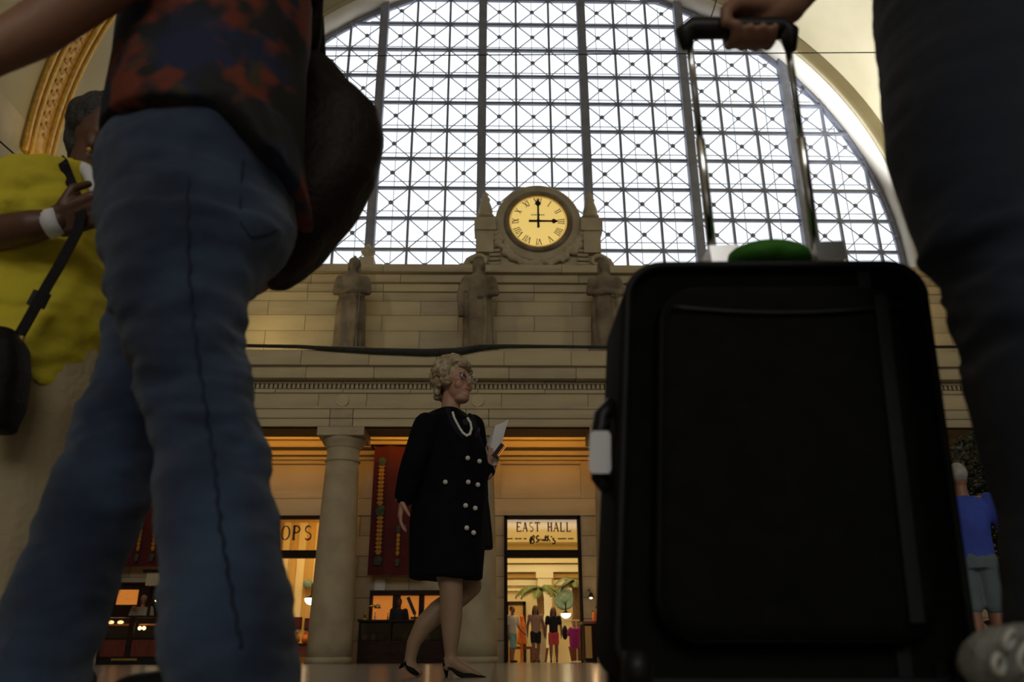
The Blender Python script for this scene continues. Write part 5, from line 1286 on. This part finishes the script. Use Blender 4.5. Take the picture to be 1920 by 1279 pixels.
# top: green cloth bundle strapped on
obj('top_handle', MB().tube([Sp(1375, 500, .22), Sp(1400, 488, .22), Sp(1490, 486, .22), Sp(1515, 500, .22)], .008, 8), 'black_plastic', case, True)
tag(blob('green_pillow', MB().ell(Sp(1440, 486, .15), (.075, .06, .026)).ell(Sp(1408, 492, .15), (.045, .06, .024)).ell(Sp(1472, 492, .15), (.045, .06, .024)), 'green_cloth', None, .006, 4), 'green rounded cloth bundle sitting on top of the suitcase', 'bundle')
# telescopic handle
HA, HB = at(1290, 62, 1.10), at(1474, 62, 1.10)
RA, RB = at(1338, 492, YS + .17), at(1533, 485, YS + .17)
for a, b2 in ((RA, HA), (RB, HB)):
    obj('handle_rod', MB().tube([a, a.lerp(b2, .55)], .0085, 12), 'chrome', case, True)
    obj('handle_rod', MB().tube([a.lerp(b2, .52), b2], .0062, 12), 'chrome', case, True)
    obj('rod_socket', MB().bar(a + Vector((.016, -.0, -.012)), a + Vector((.014, 0, .022)), .052, .05), 'silver', case)
obj('grip', MB().tube([HA.lerp(HB, -.02) + Vector((0, 0, -.030)), HA.lerp(HB, -.03), HA.lerp(HB, .04) + Vector((0, 0, .010)), HA.lerp(HB, .5) + Vector((0, 0, .010)), HA.lerp(HB, .96) + Vector((0, 0, .010)), HA.lerp(HB, 1.03), HA.lerp(HB, 1.02) + Vector((0, 0, -.035))], [.010, .017, .019, .018, .019, .017, .010], 12), 'black_plastic', case, True)
for u in (.08, .92):
    for d in (.04, D_ - .04):
        q = caseP(u, 0, d); wl = obj('wheel', MB().tube([(q.x - .012, q.y, .024), (q.x + .012, q.y, .024)], .024, 16), 'black_plastic', case)
        obj('wheel_fork', MB().bb(q.x - .018, q.x + .018, q.y - .014, q.y + .014, .03, q.z + .03), 'black_plastic', wl)

YT = .95
def Tp(x, y, d=0): return at(x, y, YT + d)
tv = thing('person', 'traveller in dark jeans pulling the black suitcase at the right edge', 'person', (Tp(1900, 900).x, YT, 0))
mb = MB().secs([(-70, 1646, 1990, YT + .02, .14), (0, 1654, 1990, YT + .02, .15), (60, 1660, 1990, YT + .02, .15), (130, 1667, 1985, YT + .01, .14), (200, 1671, 1960, YT, .12), (260, 1677, 1945, YT, .11), (320, 1694, 1935, YT, .105), (380, 1717, 1930, YT, .098), (430, 1736, 1928, YT, .092), (465, 1748, 1930, YT, .088), (482, 1776, 1934, YT, .085), (520, 1790, 1940, YT, .083), (580, 1806, 1950, YT, .08), (640, 1821, 1962, YT, .08),
                (700, 1828, 1975, YT, .08), (770, 1850, 1990, YT, .08), (840, 1870, 2005, YT, .08), (930, 1894, 2022, YT, .08), (1020, 1906, 2035, YT, .08), (1110, 1912, 2045, YT, .082), (1190, 1908, 2050, YT, .084)], 30)
mb.secs([(130, 1700, 2010, YT + .14, .11), (300, 1720, 1990, YT + .15, .10), (450, 1760, 1985, YT + .15, .09), (600, 1800, 1980, YT + .15, .08), (800, 1850, 2000, YT + .15, .078), (1000, 1900, 2050, YT + .15, .078), (1150, 1930, 2080, YT + .15, .08)], 24)
blob('jeans', mb, 'denim_dark', tv, .008, 3, lambda c, f1=fold(.006, 7, 7, 6, 12), f2=fold(.005, 14, 10, 26, 4): f1(c) + f2(c) * (2 if .42 < c.z < .60 else .5))
bx_ = at(1800, -60, YT + .03).x + .04
mb = MB().loft([[Vector((bx_ + rx * math.cos(a), YT + .06 + ry * math.sin(a), zz)) for a in [2 * math.pi * j / 24 for j in range(24)]] for zz, rx, ry in ((1.08, .13, .165), (1.16, .13, .17), (1.27, .135, .19), (1.44, .13, .20), (1.52, .08, .10))])
mb.rc((bx_, YT + .24, 1.46), .07, (bx_ - .01, YT + .27, 1.38), .06); mb.rc((bx_, YT - .12, 1.46), .07, (bx_ + .03, YT - .15, 1.30), .06)
blob('shirt', mb, 'grey_shirt', tv, .012, 3)
GW = HA.lerp(HB, .80)                               # middle of the grip held
wrist = at(1478, 14, 1.13)
mb = MB().rc((bx_, YT + .06, 1.48), .055, (bx_, YT + .06, 1.60), .052); mb.ell((bx_ + .03, YT + .06, 1.70), (.095, .078, .12)); mb.ell((bx_ + .125, YT + .06, 1.69), (.018, .013, .022)); mb.ell((bx_ + .09, YT + .06, 1.615), (.028, .03, .024))
mb.rc((bx_, YT + .06, 1.38), .09, (bx_, YT + .06, 1.50), .06)
mb.chain([((bx_, YT + .24, 1.46), .05), ((bx_ - .02, YT + .28, 1.36), .044), (at(1548, -70, 1.17), .036), (wrist, .028)])
mb.chain([((bx_, YT - .12, 1.46), .05), ((bx_ + .10, YT - .18, 1.18), .042), ((bx_ + .22, YT - .16, 1.02), .030)])
# the gripping hand: palm above the bar, fingers closing round it
ax = (HB - HA).normalized()
def Gp(u, r_, ang):           # around the bar: u along it, angle 0 = up, 90 = towards the camera
    a = math.radians(ang); return HA + ax * u + Vector((0, -math.sin(a) * r_, math.cos(a) * r_)) + Vector((0, 0, .010))
L0 = (HB - HA).length
us = [L0 * q for q in (.45, .585, .715, .84)]
kn = [Gp(u, .036, -35) for u in us]
mb.chain([(wrist, .030), (wrist.lerp((kn[1] + kn[2]) / 2, .5), .030)])
for i, (u, k_) in enumerate(zip(us, kn)):
    mb.rc(wrist + ax * (i - 2) * .010, .022, k_, .0135)
    r0 = .0105 - (.001 if i == 3 else 0)
    angs = (-75, -130, 175, 128) if i else (-60, -120, 178, 118)
    mb.chain([(k_, .0125)] + [(Gp(u, .029, a_), r0 - .0006 * j) for j, a_ in enumerate(angs)], 10)
th0 = Gp(L0 * .62, .045, 10)
mb.chain([(wrist.lerp(th0, .4), .020), (Gp(L0 * .48, .040, 25), .0145), (Gp(L0 * .36, .030, 65), .0115), (Gp(L0 * .335, .028, 115), .0095)], 10)
blob('body', mb, 'skin_tan', tv, .0055, 2)
human_hand(Vector((bx_ + .22, YT - .16, 1.02)), (.5, 0, -.9), (0, .9, .1), .18, (.35, .4, .45, .5), 'skin_tan', tv, 'hand', 1)
blob('hair', MB().ell((bx_ + .01, YT + .06, 1.75), (.10, .085, .085)).ell((bx_ - .04, YT + .06, 1.69), (.06, .075, .07)), 'hair_brown', tv, .01, 2, fold(.006, 30, 30, 30))
# grey knitted sneaker with pale laces
for Yq, dx in ((YT - .02, 0.0), (YT + .16, .06)):
    c = at(1895, 1240, Yq); c.x += dx
    s_ = blob('sneaker', MB().chain([((c.x - .012, Yq, .072), .040), ((c.x + .05, Yq, .075), .046), ((c.x + .13, Yq, .052), .042), ((c.x + .19, Yq, .038), .032)]).rc((c.x - .01, Yq, .03), .03, (c.x + .19, Yq, .028), .026), 'sneaker', tv, .006, 2, fold(.004, 60, 60, 60))
    blob('sole', MB().chain([((c.x - .02, Yq, .017), .017), ((c.x + .20, Yq, .017), .016)]).rc((c.x, Yq - .02, .017), .016, (c.x + .17, Yq - .02, .017), .016).rc((c.x, Yq + .02, .017), .016, (c.x + .17, Yq + .02, .017), .016), 'sole', s_, .006, 1)
    random.seed(31)
    for k in range(9):
        x_, z_, r_ = c.x - .045 + .016 * k, .092 + random.uniform(-.018, .016), random.uniform(.010, .019); tl_ = random.uniform(-.6, .6)
        obj('lace', MB().tube([(x_ + r_ * math.cos(a + tl_), Yq - .054 + .010 * math.cos(a), z_ + r_ * .8 * math.sin(a)) for a in [2 * math.pi * j / 14 for j in range(15)]], .0034, 6), 'sole', s_, True)
